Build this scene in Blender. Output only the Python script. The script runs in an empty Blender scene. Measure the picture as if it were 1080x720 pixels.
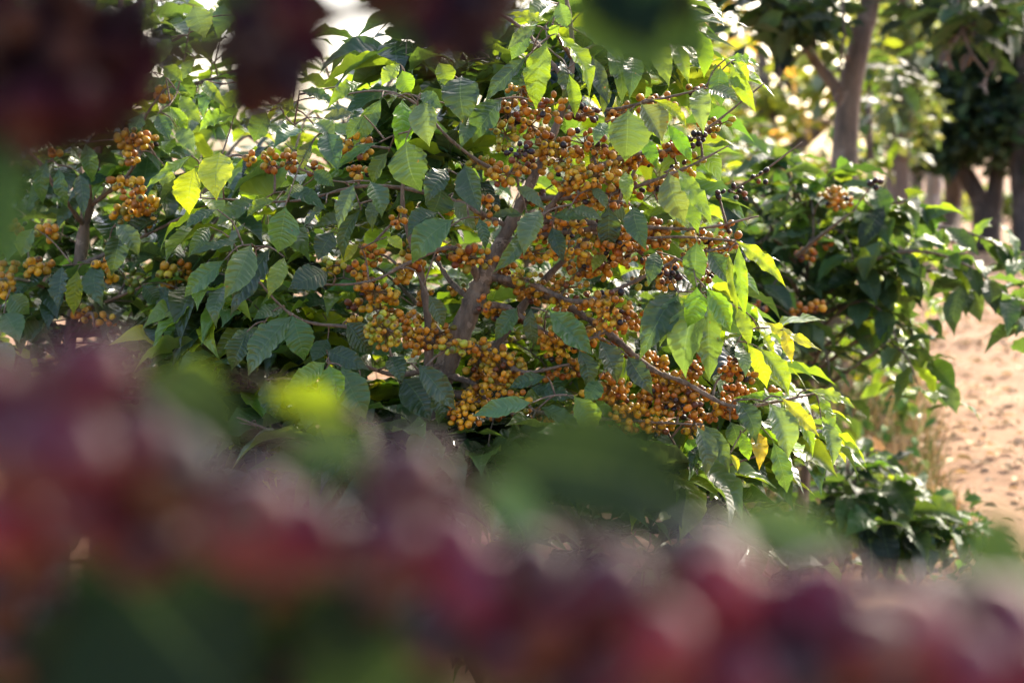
import bpy, math, random
import numpy as np
from mathutils import Vector

random.seed(7)
RNG = np.random.default_rng(7)
SC = bpy.context.scene
COL = SC.collection
R = math.radians

# ------------------------------------------------------------------ camera
CAM_H = 1.25
HORIZON = 160.0                      # photograph row of the horizon (1080 x 720)
F = 1500.0                           # focal length in photograph pixels
PITCH = math.atan((360 - HORIZON) / F)
cam_d = bpy.data.cameras.new("camera")
cam = bpy.data.objects.new("camera", cam_d)
COL.objects.link(cam)
cam.location = (0, 0, CAM_H)
cam.rotation_euler = (math.pi / 2 - PITCH, 0, 0)
cam_d.sensor_width = 36
cam_d.lens = 50
cam_d.clip_start = 0.02
cam_d.clip_end = 2000
cam_d.dof.use_dof = True
cam_d.dof.focus_distance = 2.1
cam_d.dof.aperture_fstop = 4.2
cam_d.dof.aperture_blades = 0
SC.camera = cam
CP, SP = math.cos(PITCH), math.sin(PITCH)


def P(px, py, d):
    """a point at photograph pixel (px, py), d metres along the optical axis"""
    x = (px - 540) / F * d
    u = (360 - py) / F * d
    return np.array([x, d * CP + u * SP, CAM_H - d * SP + u * CP])


def G(px, py, z=0.0):
    """the ground point under pixel (px, py)"""
    a = P(px, py, 1.0)
    o = np.array([0, 0, CAM_H])
    v = a - o
    t = (z - CAM_H) / v[2]
    return o + v * t


# ------------------------------------------------------------------ materials
def new_mat(name):
    m = bpy.data.materials.new(name)
    m.use_nodes = True
    m.node_tree.nodes.clear()
    return m, m.node_tree.nodes, m.node_tree.links


def nd(N, typ, **kw):
    n = N.new(typ)
    for k, v in kw.items():
        if k.startswith("i_"):
            n.inputs[k[2:].replace("_", " ")].default_value = v
        else:
            setattr(n, k, v)
    return n


def mth(N, L, op, a, b=None, c=None):
    n = N.new("ShaderNodeMath")
    n.operation = op
    for i, v in enumerate((a, b, c)):
        if v is None:
            continue
        if isinstance(v, (int, float)):
            n.inputs[i].default_value = v
        else:
            L.new(v, n.inputs[i])
    return n.outputs[0]


def mixc(N, L, fac, a, b, blend="MIX"):
    n = N.new("ShaderNodeMix")
    n.data_type = "RGBA"
    n.blend_type = blend
    for s, v in ((n.inputs[0], fac), (n.inputs[6], a), (n.inputs[7], b)):
        if isinstance(v, (int, float)):
            s.default_value = v
        elif isinstance(v, tuple):
            s.default_value = (*v, 1) if len(v) == 3 else v
        else:
            L.new(v, s)
    return n.outputs[2]


def ramp(N, L, src, stops):
    n = N.new("ShaderNodeValToRGB")
    e = n.color_ramp.elements
    while len(e) < len(stops):
        e.new(0.5)
    for k, (p, c) in enumerate(stops):
        e[k].position = p
        e[k].color = (*c, 1)
    L.new(src, n.inputs[0])
    return n.outputs[0]


def leaf_material(name, rough=0.25, trans=0.42, vein=1.0, bump=0.6, spots=1.0, spec=0.6, tmul=(2.5, 2.1, 0.65)):
    m, N, L = new_mat(name)
    out = N.new("ShaderNodeOutputMaterial")
    at = nd(N, "ShaderNodeAttribute", attribute_name="tint")
    uv = nd(N, "ShaderNodeUVMap", uv_map="UVMap")
    sep = N.new("ShaderNodeSeparateXYZ")
    L.new(uv.outputs[0], sep.inputs[0])
    u = mth(N, L, "ABSOLUTE", mth(N, L, "MULTIPLY_ADD", sep.outputs[0], 2.0, -1.0))
    v = sep.outputs[1]
    # side veins leave the midrib and curve towards the tip
    tc = N.new("ShaderNodeTexCoord")
    nzp = nd(N, "ShaderNodeTexNoise", i_Scale=16.0, i_Detail=2.0)
    L.new(tc.outputs["Object"], nzp.inputs["Vector"])
    ph = mth(N, L, "MULTIPLY_ADD", mth(N, L, "POWER", u, 1.4), -0.13, v)
    ph = mth(N, L, "MULTIPLY_ADD", nzp.outputs[0], 0.22, ph)
    s = mth(N, L, "SINE", mth(N, L, "MULTIPLY", ph, 2 * math.pi * 10))
    s01 = mth(N, L, "MULTIPLY_ADD", s, 0.5, 0.5)
    line = mth(N, L, "POWER", s01, 9.0)                        # thin pale vein
    fade = mth(N, L, "SUBTRACT", 1.0, mth(N, L, "POWER", u, 3.0))
    line = mth(N, L, "MULTIPLY", line, fade)
    mid = mth(N, L, "LESS_THAN", u, mth(N, L, "MULTIPLY_ADD", v, -0.035, 0.05))
    veins = mth(N, L, "MINIMUM", mth(N, L, "ADD", mth(N, L, "MULTIPLY", line, 0.14 * vein), mth(N, L, "MULTIPLY", mid, 0.6 * vein)), 1.0)
    geo = N.new("ShaderNodeNewGeometry")
    nz = nd(N, "ShaderNodeTexNoise", i_Scale=38.0, i_Detail=4.0)
    L.new(tc.outputs["Object"], nz.inputs["Vector"])
    nz2 = nd(N, "ShaderNodeTexNoise", i_Scale=160.0, i_Detail=3.0)
    L.new(tc.outputs["Object"], nz2.inputs["Vector"])
    c0 = at.outputs["Color"]
    vcol = mixc(N, L, 1.0, c0, (1.0, 1.0, 0.6), "ADD")
    c1 = mixc(N, L, mth(N, L, "MULTIPLY_ADD", nz.outputs[0], 0.9, -0.2), c0, mixc(N, L, 1.0, c0, (1.35, 1.25, 0.9), "MULTIPLY"))
    pale = mixc(N, L, 0.5, c0, (0.16, 0.26, 0.09))
    c2 = mixc(N, L, veins, c1, pale)
    # brown blemishes, few and small
    sp = mth(N, L, "MULTIPLY", mth(N, L, "GREATER_THAN", nz2.outputs[0], 0.735), 0.85 * spots)
    c3 = mixc(N, L, sp, c2, (0.16, 0.07, 0.02))
    # the underside of a leaf is paler and duller
    under = mixc(N, L, 0.45, c3, (0.13, 0.20, 0.08))
    c4 = mixc(N, L, geo.outputs["Backfacing"], c3, under)
    hgt = mth(N, L, "ADD", mth(N, L, "MULTIPLY", mth(N, L, "POWER", s01, 3.0), -0.0011), mth(N, L, "MULTIPLY", mid, -0.0012))
    hgt = mth(N, L, "ADD", hgt, mth(N, L, "MULTIPLY", nz2.outputs[0], 0.0006))
    bp = nd(N, "ShaderNodeBump", i_Strength=bump, i_Distance=1.0)
    L.new(hgt, bp.inputs["Height"])
    pb = N.new("ShaderNodeBsdfPrincipled")
    L.new(c4, pb.inputs["Base Color"])
    L.new(bp.outputs[0], pb.inputs["Normal"])
    rg = mth(N, L, "MULTIPLY_ADD", nz.outputs[0], 0.22, rough - 0.11)
    rg = mth(N, L, "MULTIPLY_ADD", geo.outputs["Backfacing"], 0.2, rg)
    L.new(rg, pb.inputs["Roughness"])
    pb.inputs["Specular IOR Level"].default_value = spec
    tr = N.new("ShaderNodeBsdfTranslucent")
    tcol = mixc(N, L, 1.0, c3, tmul, "MULTIPLY")
    tcol = mixc(N, L, mth(N, L, "MULTIPLY", veins, 0.35), tcol, c3)
    tcol = mixc(N, L, mth(N, L, "MULTIPLY_ADD", nzp.outputs[0], 1.4, -0.35), tcol, mixc(N, L, 1.0, tcol, (0.55, 0.6, 0.6), "MULTIPLY"))
    L.new(tcol, tr.inputs[0])
    mx = nd(N, "ShaderNodeMixShader")
    mx.inputs[0].default_value = trans
    L.new(pb.outputs[0], mx.inputs[1])
    L.new(tr.outputs[0], mx.inputs[2])
    L.new(mx.outputs[0], out.inputs[0])
    return m


def bark_material(name, ca, cb, scale=60, bump=0.5):
    m, N, L = new_mat(name)
    out = N.new("ShaderNodeOutputMaterial")
    tc = N.new("ShaderNodeTexCoord")
    mp = nd(N, "ShaderNodeMapping")
    mp.inputs["Scale"].default_value = (1, 1, 0.3)
    L.new(tc.outputs["Object"], mp.inputs[0])
    nz = nd(N, "ShaderNodeTexNoise", i_Scale=float(scale), i_Detail=8.0, i_Roughness=0.65)
    L.new(mp.outputs[0], nz.inputs["Vector"])
    c = ramp(N, L, nz.outputs[0], [(0.3, ca), (0.55, cb), (0.75, tuple(min(1, x * 1.5) for x in cb))])
    # pale lichen patches
    nl = nd(N, "ShaderNodeTexNoise", i_Scale=float(scale) * 0.45, i_Detail=5.0, i_Roughness=0.7)
    L.new(tc.outputs["Object"], nl.inputs["Vector"])
    c = mixc(N, L, mth(N, L, "MULTIPLY", mth(N, L, "GREATER_THAN", nl.outputs[0], 0.6), 0.55), c, tuple(min(.5, x * 1.6 + .05) for x in cb))
    pb = N.new("ShaderNodeBsdfPrincipled")
    pb.inputs["Roughness"].default_value = 0.85
    L.new(c, pb.inputs["Base Color"])
    bp = nd(N, "ShaderNodeBump", i_Strength=bump, i_Distance=0.3 / scale)
    L.new(nz.outputs[0], bp.inputs["Height"])
    L.new(bp.outputs[0], pb.inputs["Normal"])
    L.new(pb.outputs[0], out.inputs[0])
    return m


def cherry_material(name, rough=0.36, scale=260, spec=0.35):
    m, N, L = new_mat(name)
    out = N.new("ShaderNodeOutputMaterial")
    at = nd(N, "ShaderNodeAttribute", attribute_name="tint")
    tc = N.new("ShaderNodeTexCoord")
    nz = nd(N, "ShaderNodeTexNoise", i_Scale=float(scale), i_Detail=6.0, i_Roughness=0.65)
    L.new(tc.outputs["Object"], nz.inputs["Vector"])
    c = mixc(N, L, mth(N, L, "MULTIPLY_ADD", nz.outputs[0], 1.6, -0.55), mixc(N, L, 1.0, at.outputs["Color"], (0.58, 0.44, 0.35), "MULTIPLY"), at.outputs["Color"])
    pb = N.new("ShaderNodeBsdfPrincipled")
    pb.inputs["Specular IOR Level"].default_value = spec
    L.new(c, pb.inputs["Base Color"])
    L.new(mth(N, L, "MULTIPLY_ADD", nz.outputs[0], 0.3, rough - 0.15), pb.inputs["Roughness"])
    bp = nd(N, "ShaderNodeBump", i_Strength=0.25, i_Distance=0.001)
    L.new(nz.outputs[0], bp.inputs["Height"])
    L.new(bp.outputs[0], pb.inputs["Normal"])
    L.new(pb.outputs[0], out.inputs[0])
    return m


def soil_material(name, stops, scale=3.0, bump=0.6):
    m, N, L = new_mat(name)
    out = N.new("ShaderNodeOutputMaterial")
    tc = N.new("ShaderNodeTexCoord")
    n1 = nd(N, "ShaderNodeTexNoise", i_Scale=scale, i_Detail=10.0, i_Roughness=0.7)
    n2 = nd(N, "ShaderNodeTexNoise", i_Scale=scale * 14, i_Detail=6.0, i_Roughness=0.7)
    for n in (n1, n2):
        L.new(tc.outputs["Object"], n.inputs["Vector"])
    f = mth(N, L, "MULTIPLY_ADD", n2.outputs[0], 0.5, mth(N, L, "MULTIPLY", n1.outputs[0], 0.5))
    c = ramp(N, L, f, stops)
    pb = N.new("ShaderNodeBsdfPrincipled")
    pb.inputs["Roughness"].default_value = 0.95
    pb.inputs["Specular IOR Level"].default_value = 0.15
    L.new(c, pb.inputs["Base Color"])
    bp = nd(N, "ShaderNodeBump", i_Strength=bump, i_Distance=0.04)
    L.new(f, bp.inputs["Height"])
    L.new(bp.outputs[0], pb.inputs["Normal"])
    L.new(pb.outputs[0], out.inputs[0])
    return m


M_LEAF = leaf_material("coffee_leaf")
M_YOUNG = leaf_material("young_leaf", rough=0.44, spec=0.35, vein=1.2, bump=0.9)
M_FAR = leaf_material("tree_leaf", rough=0.5, trans=0.38, vein=0.5, bump=0.1, spots=0.0, spec=0.35)
M_DRY = leaf_material("dry_leaf", rough=0.75, trans=0.15, tmul=(1.3, 1.15, 0.9), vein=0.3, bump=0.8, spots=0.4, spec=0.2)
M_BARK = bark_material("coffee_bark", (0.045, 0.032, 0.022), (0.19, 0.135, 0.09), 70, 1.0)
M_TWIG = bark_material("twig_bark", (0.045, 0.032, 0.022), (0.15, 0.105, 0.07), 160, 0.9)
M_TREEBARK = bark_material("tree_bark", (0.045, 0.031, 0.023), (0.135, 0.092, 0.065), 14, 1.0)
M_DARKBARK = bark_material("dark_bark", (0.018, 0.013, 0.010), (0.07, 0.048, 0.035), 14, 1.0)
M_PALEBARK = bark_material("pale_bark", (0.20, 0.17, 0.15), (0.42, 0.37, 0.34), 9, 0.7)
M_CHERRY = cherry_material("coffee_cherry")
M_RIPE = cherry_material("ripe_cherry", 0.33, 150, 0.3)
M_SHOOT = bark_material("shoot_bark", (0.025, 0.018, 0.012), (0.075, 0.05, 0.03), 120)
M_CHERRY_SHADED = cherry_material("shaded_cherry", 0.7, 150, 0.12)  # matte cherry copy, dulled so the backlit fruit reads as shaded
M_LEAF_SHADED = leaf_material("shaded_leaf", rough=0.6, trans=0.35, spec=0.15)  # coffee leaf copy with less gloss, imitating shade on the foreground shrubs
M_SOIL = soil_material("soil", [(0.3, (0.10, 0.055, 0.03)), (0.5, (0.22, 0.13, 0.075)), (0.7, (0.36, 0.24, 0.15))], 1.2)
M_PATH = soil_material("path_dirt", [(0.30, (0.12, 0.07, 0.04)), (0.44, (0.24, 0.14, 0.083)), (0.56, (0.31, 0.19, 0.115)), (0.72, (0.42, 0.295, 0.20))], 2.2, 0.7)

# ------------------------------------------------------------------ mesh helpers


class MB:
    """collects vertices, faces, per-vertex tint and uv, and links them as ONE mesh object"""

    def __init__(self):
        self.v, self.f, self.c, self.uv, self.n = [], [], [], [], 0

    def add(self, v, f, c=(0.1, 0.1, 0.1), uv=None):
        v = np.asarray(v, float).reshape(-1, 3)
        k = len(v)
        c = np.asarray(c, float)
        if c.ndim == 1:
            c = np.tile(c, (k, 1))
        self.v.append(v)
        self.c.append(c)
        self.uv.append(np.zeros((k, 2)) if uv is None else uv)
        self.f.append(np.asarray(f, int).reshape(-1, 4) + self.n)
        self.n += k

    def build(self, name, mat, parent=None, smooth=True, base=None):
        v = np.concatenate(self.v)
        f = np.concatenate(self.f)
        c = np.concatenate(self.c)
        uv = np.concatenate(self.uv)
        if base is not None:
            v = v - np.asarray(base)
        elif parent is not None:
            v = v - np.array(ORIGIN[parent.name])
        me = bpy.data.meshes.new(name)
        tri = f[:, 2] == f[:, 3]
        cnt = np.where(tri, 3, 4)
        loops = np.concatenate([f[i, :cnt[i]] for i in range(len(f))]) if tri.any() else f.reshape(-1)
        me.vertices.add(len(v))
        me.vertices.foreach_set("co", v.astype(np.float32).reshape(-1))
        me.loops.add(len(loops))
        me.loops.foreach_set("vertex_index", loops.astype(np.int32))
        me.polygons.add(len(f))
        me.polygons.foreach_set("loop_start", np.concatenate([[0], np.cumsum(cnt)[:-1]]).astype(np.int32))
        me.polygons.foreach_set("use_smooth", np.full(len(f), smooth))
        ca = me.attributes.new("tint", "FLOAT_COLOR", "POINT")
        ca.data.foreach_set("color", np.column_stack([c, np.ones(len(c))]).astype(np.float32).reshape(-1))
        ul = me.uv_layers.new(name="UVMap")
        ul.data.foreach_set("uv", uv[loops].astype(np.float32).reshape(-1))
        me.update(calc_edges=True)
        me.validate()
        me.materials.append(mat)
        o = bpy.data.objects.new(name, me)
        COL.objects.link(o)
        if parent is not None:
            o.parent = parent
            ORIGIN[o.name] = ORIGIN[parent.name] if base is None else tuple(base)
        else:
            ORIGIN[o.name] = (0, 0, 0)
            if base is not None:
                o.location = base
        return o


ORIGIN = {}


def thing(name, label, cat, loc, group=None):
    o = bpy.data.objects.new(name, None)
    o.empty_display_size = 0.05
    COL.objects.link(o)
    o.location = tuple(float(x) for x in loc)
    ORIGIN[o.name] = tuple(float(x) for x in loc)
    o["label"] = label
    o["category"] = cat
    if group:
        o["group"] = group
    return o


def unit(a):
    a = np.asarray(a, float)
    return a / np.maximum(np.linalg.norm(a, axis=-1, keepdims=True), 1e-9)


def smooth_path(pts, n):
    """Catmull-Rom through pts, n samples"""
    p = np.asarray(pts, float)
    if len(p) == 2:
        t = np.linspace(0, 1, n)[:, None]
        return p[0] * (1 - t) + p[1] * t
    q = np.vstack([2 * p[0] - p[1], p, 2 * p[-1] - p[-2]])
    out = []
    for t in np.linspace(0, len(p) - 1 - 1e-6, n):
        i = int(t)
        s = t - i
        a, b, c, d = q[i:i + 4]
        out.append(0.5 * (2 * b + (c - a) * s + (2 * a - 5 * b + 4 * c - d) * s * s + (3 * b - a - 3 * c + d) * s ** 3))
    return np.array(out)


def tube(mb, pts, rad, sides=7, tint=(0.2, 0.15, 0.1), knots=0.0):
    p = np.asarray(pts, float)
    n = len(p)
    r = np.interp(np.linspace(0, 1, n), np.linspace(0, 1, len(rad)), rad)
    if knots:
        r = r * (1 + knots * RNG.normal(0, 1, n))
    t = unit(np.gradient(p, axis=0))
    a = np.array([0.31, 0.9, 0.3])
    x = unit(np.cross(t, a))
    y = np.cross(t, x)
    ang = np.linspace(0, 2 * math.pi, sides, endpoint=False)
    rr = r[:, None, None]
    if knots:
        rr = rr * (1 + 0.5 * knots * RNG.normal(0, 1, (n, sides))[:, :, None])
    v = p[:, None, :] + rr * (np.cos(ang)[None, :, None] * x[:, None, :] + np.sin(ang)[None, :, None] * y[:, None, :])
    i = np.arange(n - 1)[:, None] * sides
    j = np.arange(sides)[None, :]
    k = (j + 1) % sides
    f = np.stack([i + j, i + k, i + sides + k, i + sides + j], -1).reshape(-1, 4)
    v = np.vstack([v.reshape(-1, 3), p[-1:] + t[-1] * r[-1] * 0.6, p[:1]])
    e = (n - 1) * sides
    cap = [[e + q, e + (q + 1) % sides, n * sides, n * sides] for q in range(sides)]
    cap += [[(q + 1) % sides, q, n * sides + 1, n * sides + 1] for q in range(sides)]
    mb.add(v, np.vstack([f, cap]), tint)


WV = np.array([0, .05, .12, .22, .34, .46, .58, .70, .80, .87, .93, .97, 1])
WW = np.array([.03, .05, .32, .70, .94, 1.0, .95, .78, .52, .29, .12, .045, .0])


def leaf_template(nv, nu):
    v = np.linspace(0, 1, nv + 1)
    u = np.linspace(-1, 1, nu + 1)
    V, U = np.meshgrid(v, u, indexing="ij")
    i = np.arange(nv)[:, None] * (nu + 1)
    j = np.arange(nu)[None, :]
    f = np.stack([i + j, i + j + 1, i + nu + 2 + j, i + nu + 1 + j], -1).reshape(-1, 4)
    return U.ravel(), V.ravel(), f


T_HI = leaf_template(26, 8)
T_MID = leaf_template(14, 6)
T_LO = leaf_template(5, 2)
T_XLO = leaf_template(3, 2)


def leaves(mb, T, base, d, nrm, width, col, bow=0.08, fold=0.12, wave=0.05, curl=0.0):
    """a batch of leaves: base points, length vectors, facing vectors, full widths, colours"""
    base, d, nrm, col = (np.atleast_2d(np.asarray(a, float)) for a in (base, d, nrm, col))
    n = len(base)
    U, V, f = T
    ln = np.linalg.norm(d, axis=1)
    dd = unit(d)
    nn = unit(nrm - dd * (nrm * dd).sum(1, keepdims=True))
    ss = np.cross(dd, nn)
    w = np.broadcast_to(np.asarray(width, float), (n,)) * 0.5
    bow = np.broadcast_to(bow, (n,)) if np.ndim(bow) else np.full(n, bow)
    prof = np.interp(V, WV, WW)
    ph = RNG.uniform(0, 6.28, (n, 1))
    fr = RNG.uniform(2.2, 4.2, (n, 1))
    asym = RNG.normal(0, 0.06, (n, 1))
    side = np.where(U > 0, 1.0, -1.0)
    lat = w[:, None] * prof * U * (1 + asym * side) + ln[:, None] * RNG.normal(0, 0.045, (n, 1)) * np.sin(V * 3.14) 
    # arch along the length, a shallow keel along the midrib, rippled margins, corrugation between the side veins
    up = bow[:, None] * ln[:, None] * 4 * V * (1 - V)
    up = up + np.broadcast_to(fold, (n,))[:, None] * w[:, None] * prof * np.abs(U) ** 1.2 * 2
    rip = wave * ln[:, None] * np.abs(U) ** 1.6 * prof * (np.sin(fr * 6.28 * V + ph + side * 1.1) + 0.5 * np.sin(2.3 * fr * 6.28 * V + 2 * ph - side))
    up = up + rip
    if len(V) > 200:
        cf = RNG.uniform(6.0, 8.5, (n, 1))
        up = up + 0.013 * ln[:, None] * np.abs(U) ** 1.3 * prof * np.sin(cf * 6.28 * (V - 0.12 * np.abs(U) ** 1.4) + ph)
        lat = lat * (1 + 0.035 * np.sin(cf * 6.28 * V + 2 * ph) * np.abs(U) ** 2)
    up = up - 0.5 * np.broadcast_to(curl, (n,))[:, None] * ln[:, None] * (V - 0.6).clip(0) ** 2 * 4
    tw = RNG.normal(0, 0.16, (n, 1)) * V
    lat2 = lat * np.cos(tw)
    up = up + lat * np.sin(tw)
    pos = base[:, None, :] + d[:, None, :] * V[None, :, None] + ss[:, None, :] * lat2[:, :, None] + nn[:, None, :] * up[:, :, None]
    K = len(U)
    cc = np.repeat(col[:, None, :], K, 1)
    # margins of a leaf are a little lighter, tip a little yellower, as on the plant
    e = (np.abs(U) ** 6 * 0.22)[None, :, None]
    cc = cc * (1 + e * np.array([1.5, 1.2, 0.4]))
    ff = (f[None] + (np.arange(n) * K)[:, None, None]).reshape(-1, 4)
    uv = np.tile(np.stack([U * 0.5 + 0.5, V], -1), (n, 1))
    mb.add(pos.reshape(-1, 3), ff, cc.reshape(-1, 3), uv)


def sphere_template(nl, ns):
    v, f = [], []
    for i in range(nl + 1):
        th = math.pi * i / nl
        for j in range(ns):
            a = 2 * math.pi * j / ns
            v.append((math.sin(th) * math.cos(a), math.sin(th) * math.sin(a), math.cos(th)))
    for i in range(nl):
        for j in range(ns):
            k = (j + 1) % ns
            f.append((i * ns + j, (i + 1) * ns + j, (i + 1) * ns + k, i * ns + k))
    v = np.array(v)
    z = v[:, 2].copy()
    v[:, 2] = np.where(z > 0.9, v[:, 2] - (z - 0.9) * 1.2, v[:, 2])        # the flat scar end
    return v, np.array(f), z


S_LO = sphere_template(9, 10)
S_HI = sphere_template(18, 24)


def cherries(mb, S, pos, axis, rad, col, scar=(0.05, 0.03, 0.02)):
    pos, axis, col = (np.atleast_2d(np.asarray(a, float)) for a in (pos, axis, col))
    v, f, z = S
    n, K = len(pos), len(v)
    a = unit(axis)
    x = unit(np.cross(a, np.array([0.37, 0.21, 0.9])))
    y = np.cross(a, x)
    rad = np.broadcast_to(rad, (n,))
    q = RNG.uniform(0.86, 1.08, (n, 3))
    q[:, 2] *= RNG.uniform(1.0, 1.28, n)
    loc = v[None] * q[:, None, :] * rad[:, None, None]
    loc = loc * (1 + 0.03 * np.sin(5 * v[None, :, 0:1] + RNG.uniform(0, 6, (n, 1, 1))))
    p = pos[:, None, :] + loc[..., 0:1] * x[:, None] + loc[..., 1:2] * y[:, None] + loc[..., 2:3] * a[:, None]
    c = np.repeat(col[:, None, :], K, 1)
    m = np.clip((z[None] - RNG.uniform(0.80, 0.92, (n, 1))) / 0.07, 0, 1)[:, :, None] * RNG.uniform(.5, 1, (n, 1, 1))
    c = c * (1 - m) + np.array(scar) * m
    dk = np.clip((z - 0.5) / 0.5, 0, 1)[None, :, None] * RNG.uniform(0, 0.5, (n, 1, 1))
    c = c * (1 - dk) + np.array((0.16, 0.05, 0.02)) * dk
    mb.add(p.reshape(-1, 3), (f[None] + (np.arange(n) * K)[:, None, None]).reshape(-1, 4), c.reshape(-1, 3))


# ------------------------------------------------------------------ colours
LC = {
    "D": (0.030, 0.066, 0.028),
    "E": (0.013, 0.026, 0.016),  # near-black green; paints shade into foreground and deep inner leaves
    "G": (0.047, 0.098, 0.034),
    "P": (0.072, 0.130, 0.062),  # pale green leaves, and glossy ones with their sheen painted in
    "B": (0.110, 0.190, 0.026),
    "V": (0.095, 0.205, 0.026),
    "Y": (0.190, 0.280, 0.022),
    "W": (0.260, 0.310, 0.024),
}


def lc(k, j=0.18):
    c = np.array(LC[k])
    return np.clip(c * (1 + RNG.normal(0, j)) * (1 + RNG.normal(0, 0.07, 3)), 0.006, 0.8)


CC = {
    "O": [((0.62, 0.305, 0.018), 6), ((0.52, 0.225, 0.015), 3), ((0.68, 0.44, 0.030), 4), ((0.22, 0.07, 0.02), 1.2), ((0.32, 0.32, 0.03), 0.8), ((0.60, 0.38, 0.03), 1.4), ((0.02, 0.013, 0.018), 0.6)],
    "Y": [((0.68, 0.40, 0.018), 6), ((0.70, 0.47, 0.03), 3), ((0.46, 0.19, 0.015), 2), ((0.26, 0.28, 0.03), 0.8)],
    "G": [((0.52, 0.46, 0.03), 5), ((0.40, 0.46, 0.04), 4), ((0.56, 0.33, 0.03), 3), ((0.14, 0.24, 0.03), 2)],
    "R": [((0.52, 0.215, 0.018), 5), ((0.38, 0.125, 0.015), 3), ((0.60, 0.30, 0.022), 4), ((0.020, 0.013, 0.018), 1.4), ((0.12, 0.04, 0.02), 1.3)],
    "K": [((0.020, 0.014, 0.020), 8), ((0.05, 0.02, 0.02), 2), ((0.25, 0.09, 0.03), 0.6)],
    "N": [((0.13, 0.24, 0.03), 6), ((0.22, 0.30, 0.04), 3)],
}


def cc(k):
    items = CC[k]
    w = np.array([x[1] for x in items])
    c = np.array(items[RNG.choice(len(items), p=w / w.sum())][0])
    return np.clip(c * (1 + RNG.normal(0, 0.12)) * (1 + RNG.normal(0, 0.05, 3)), 0.005, 0.9)


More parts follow.
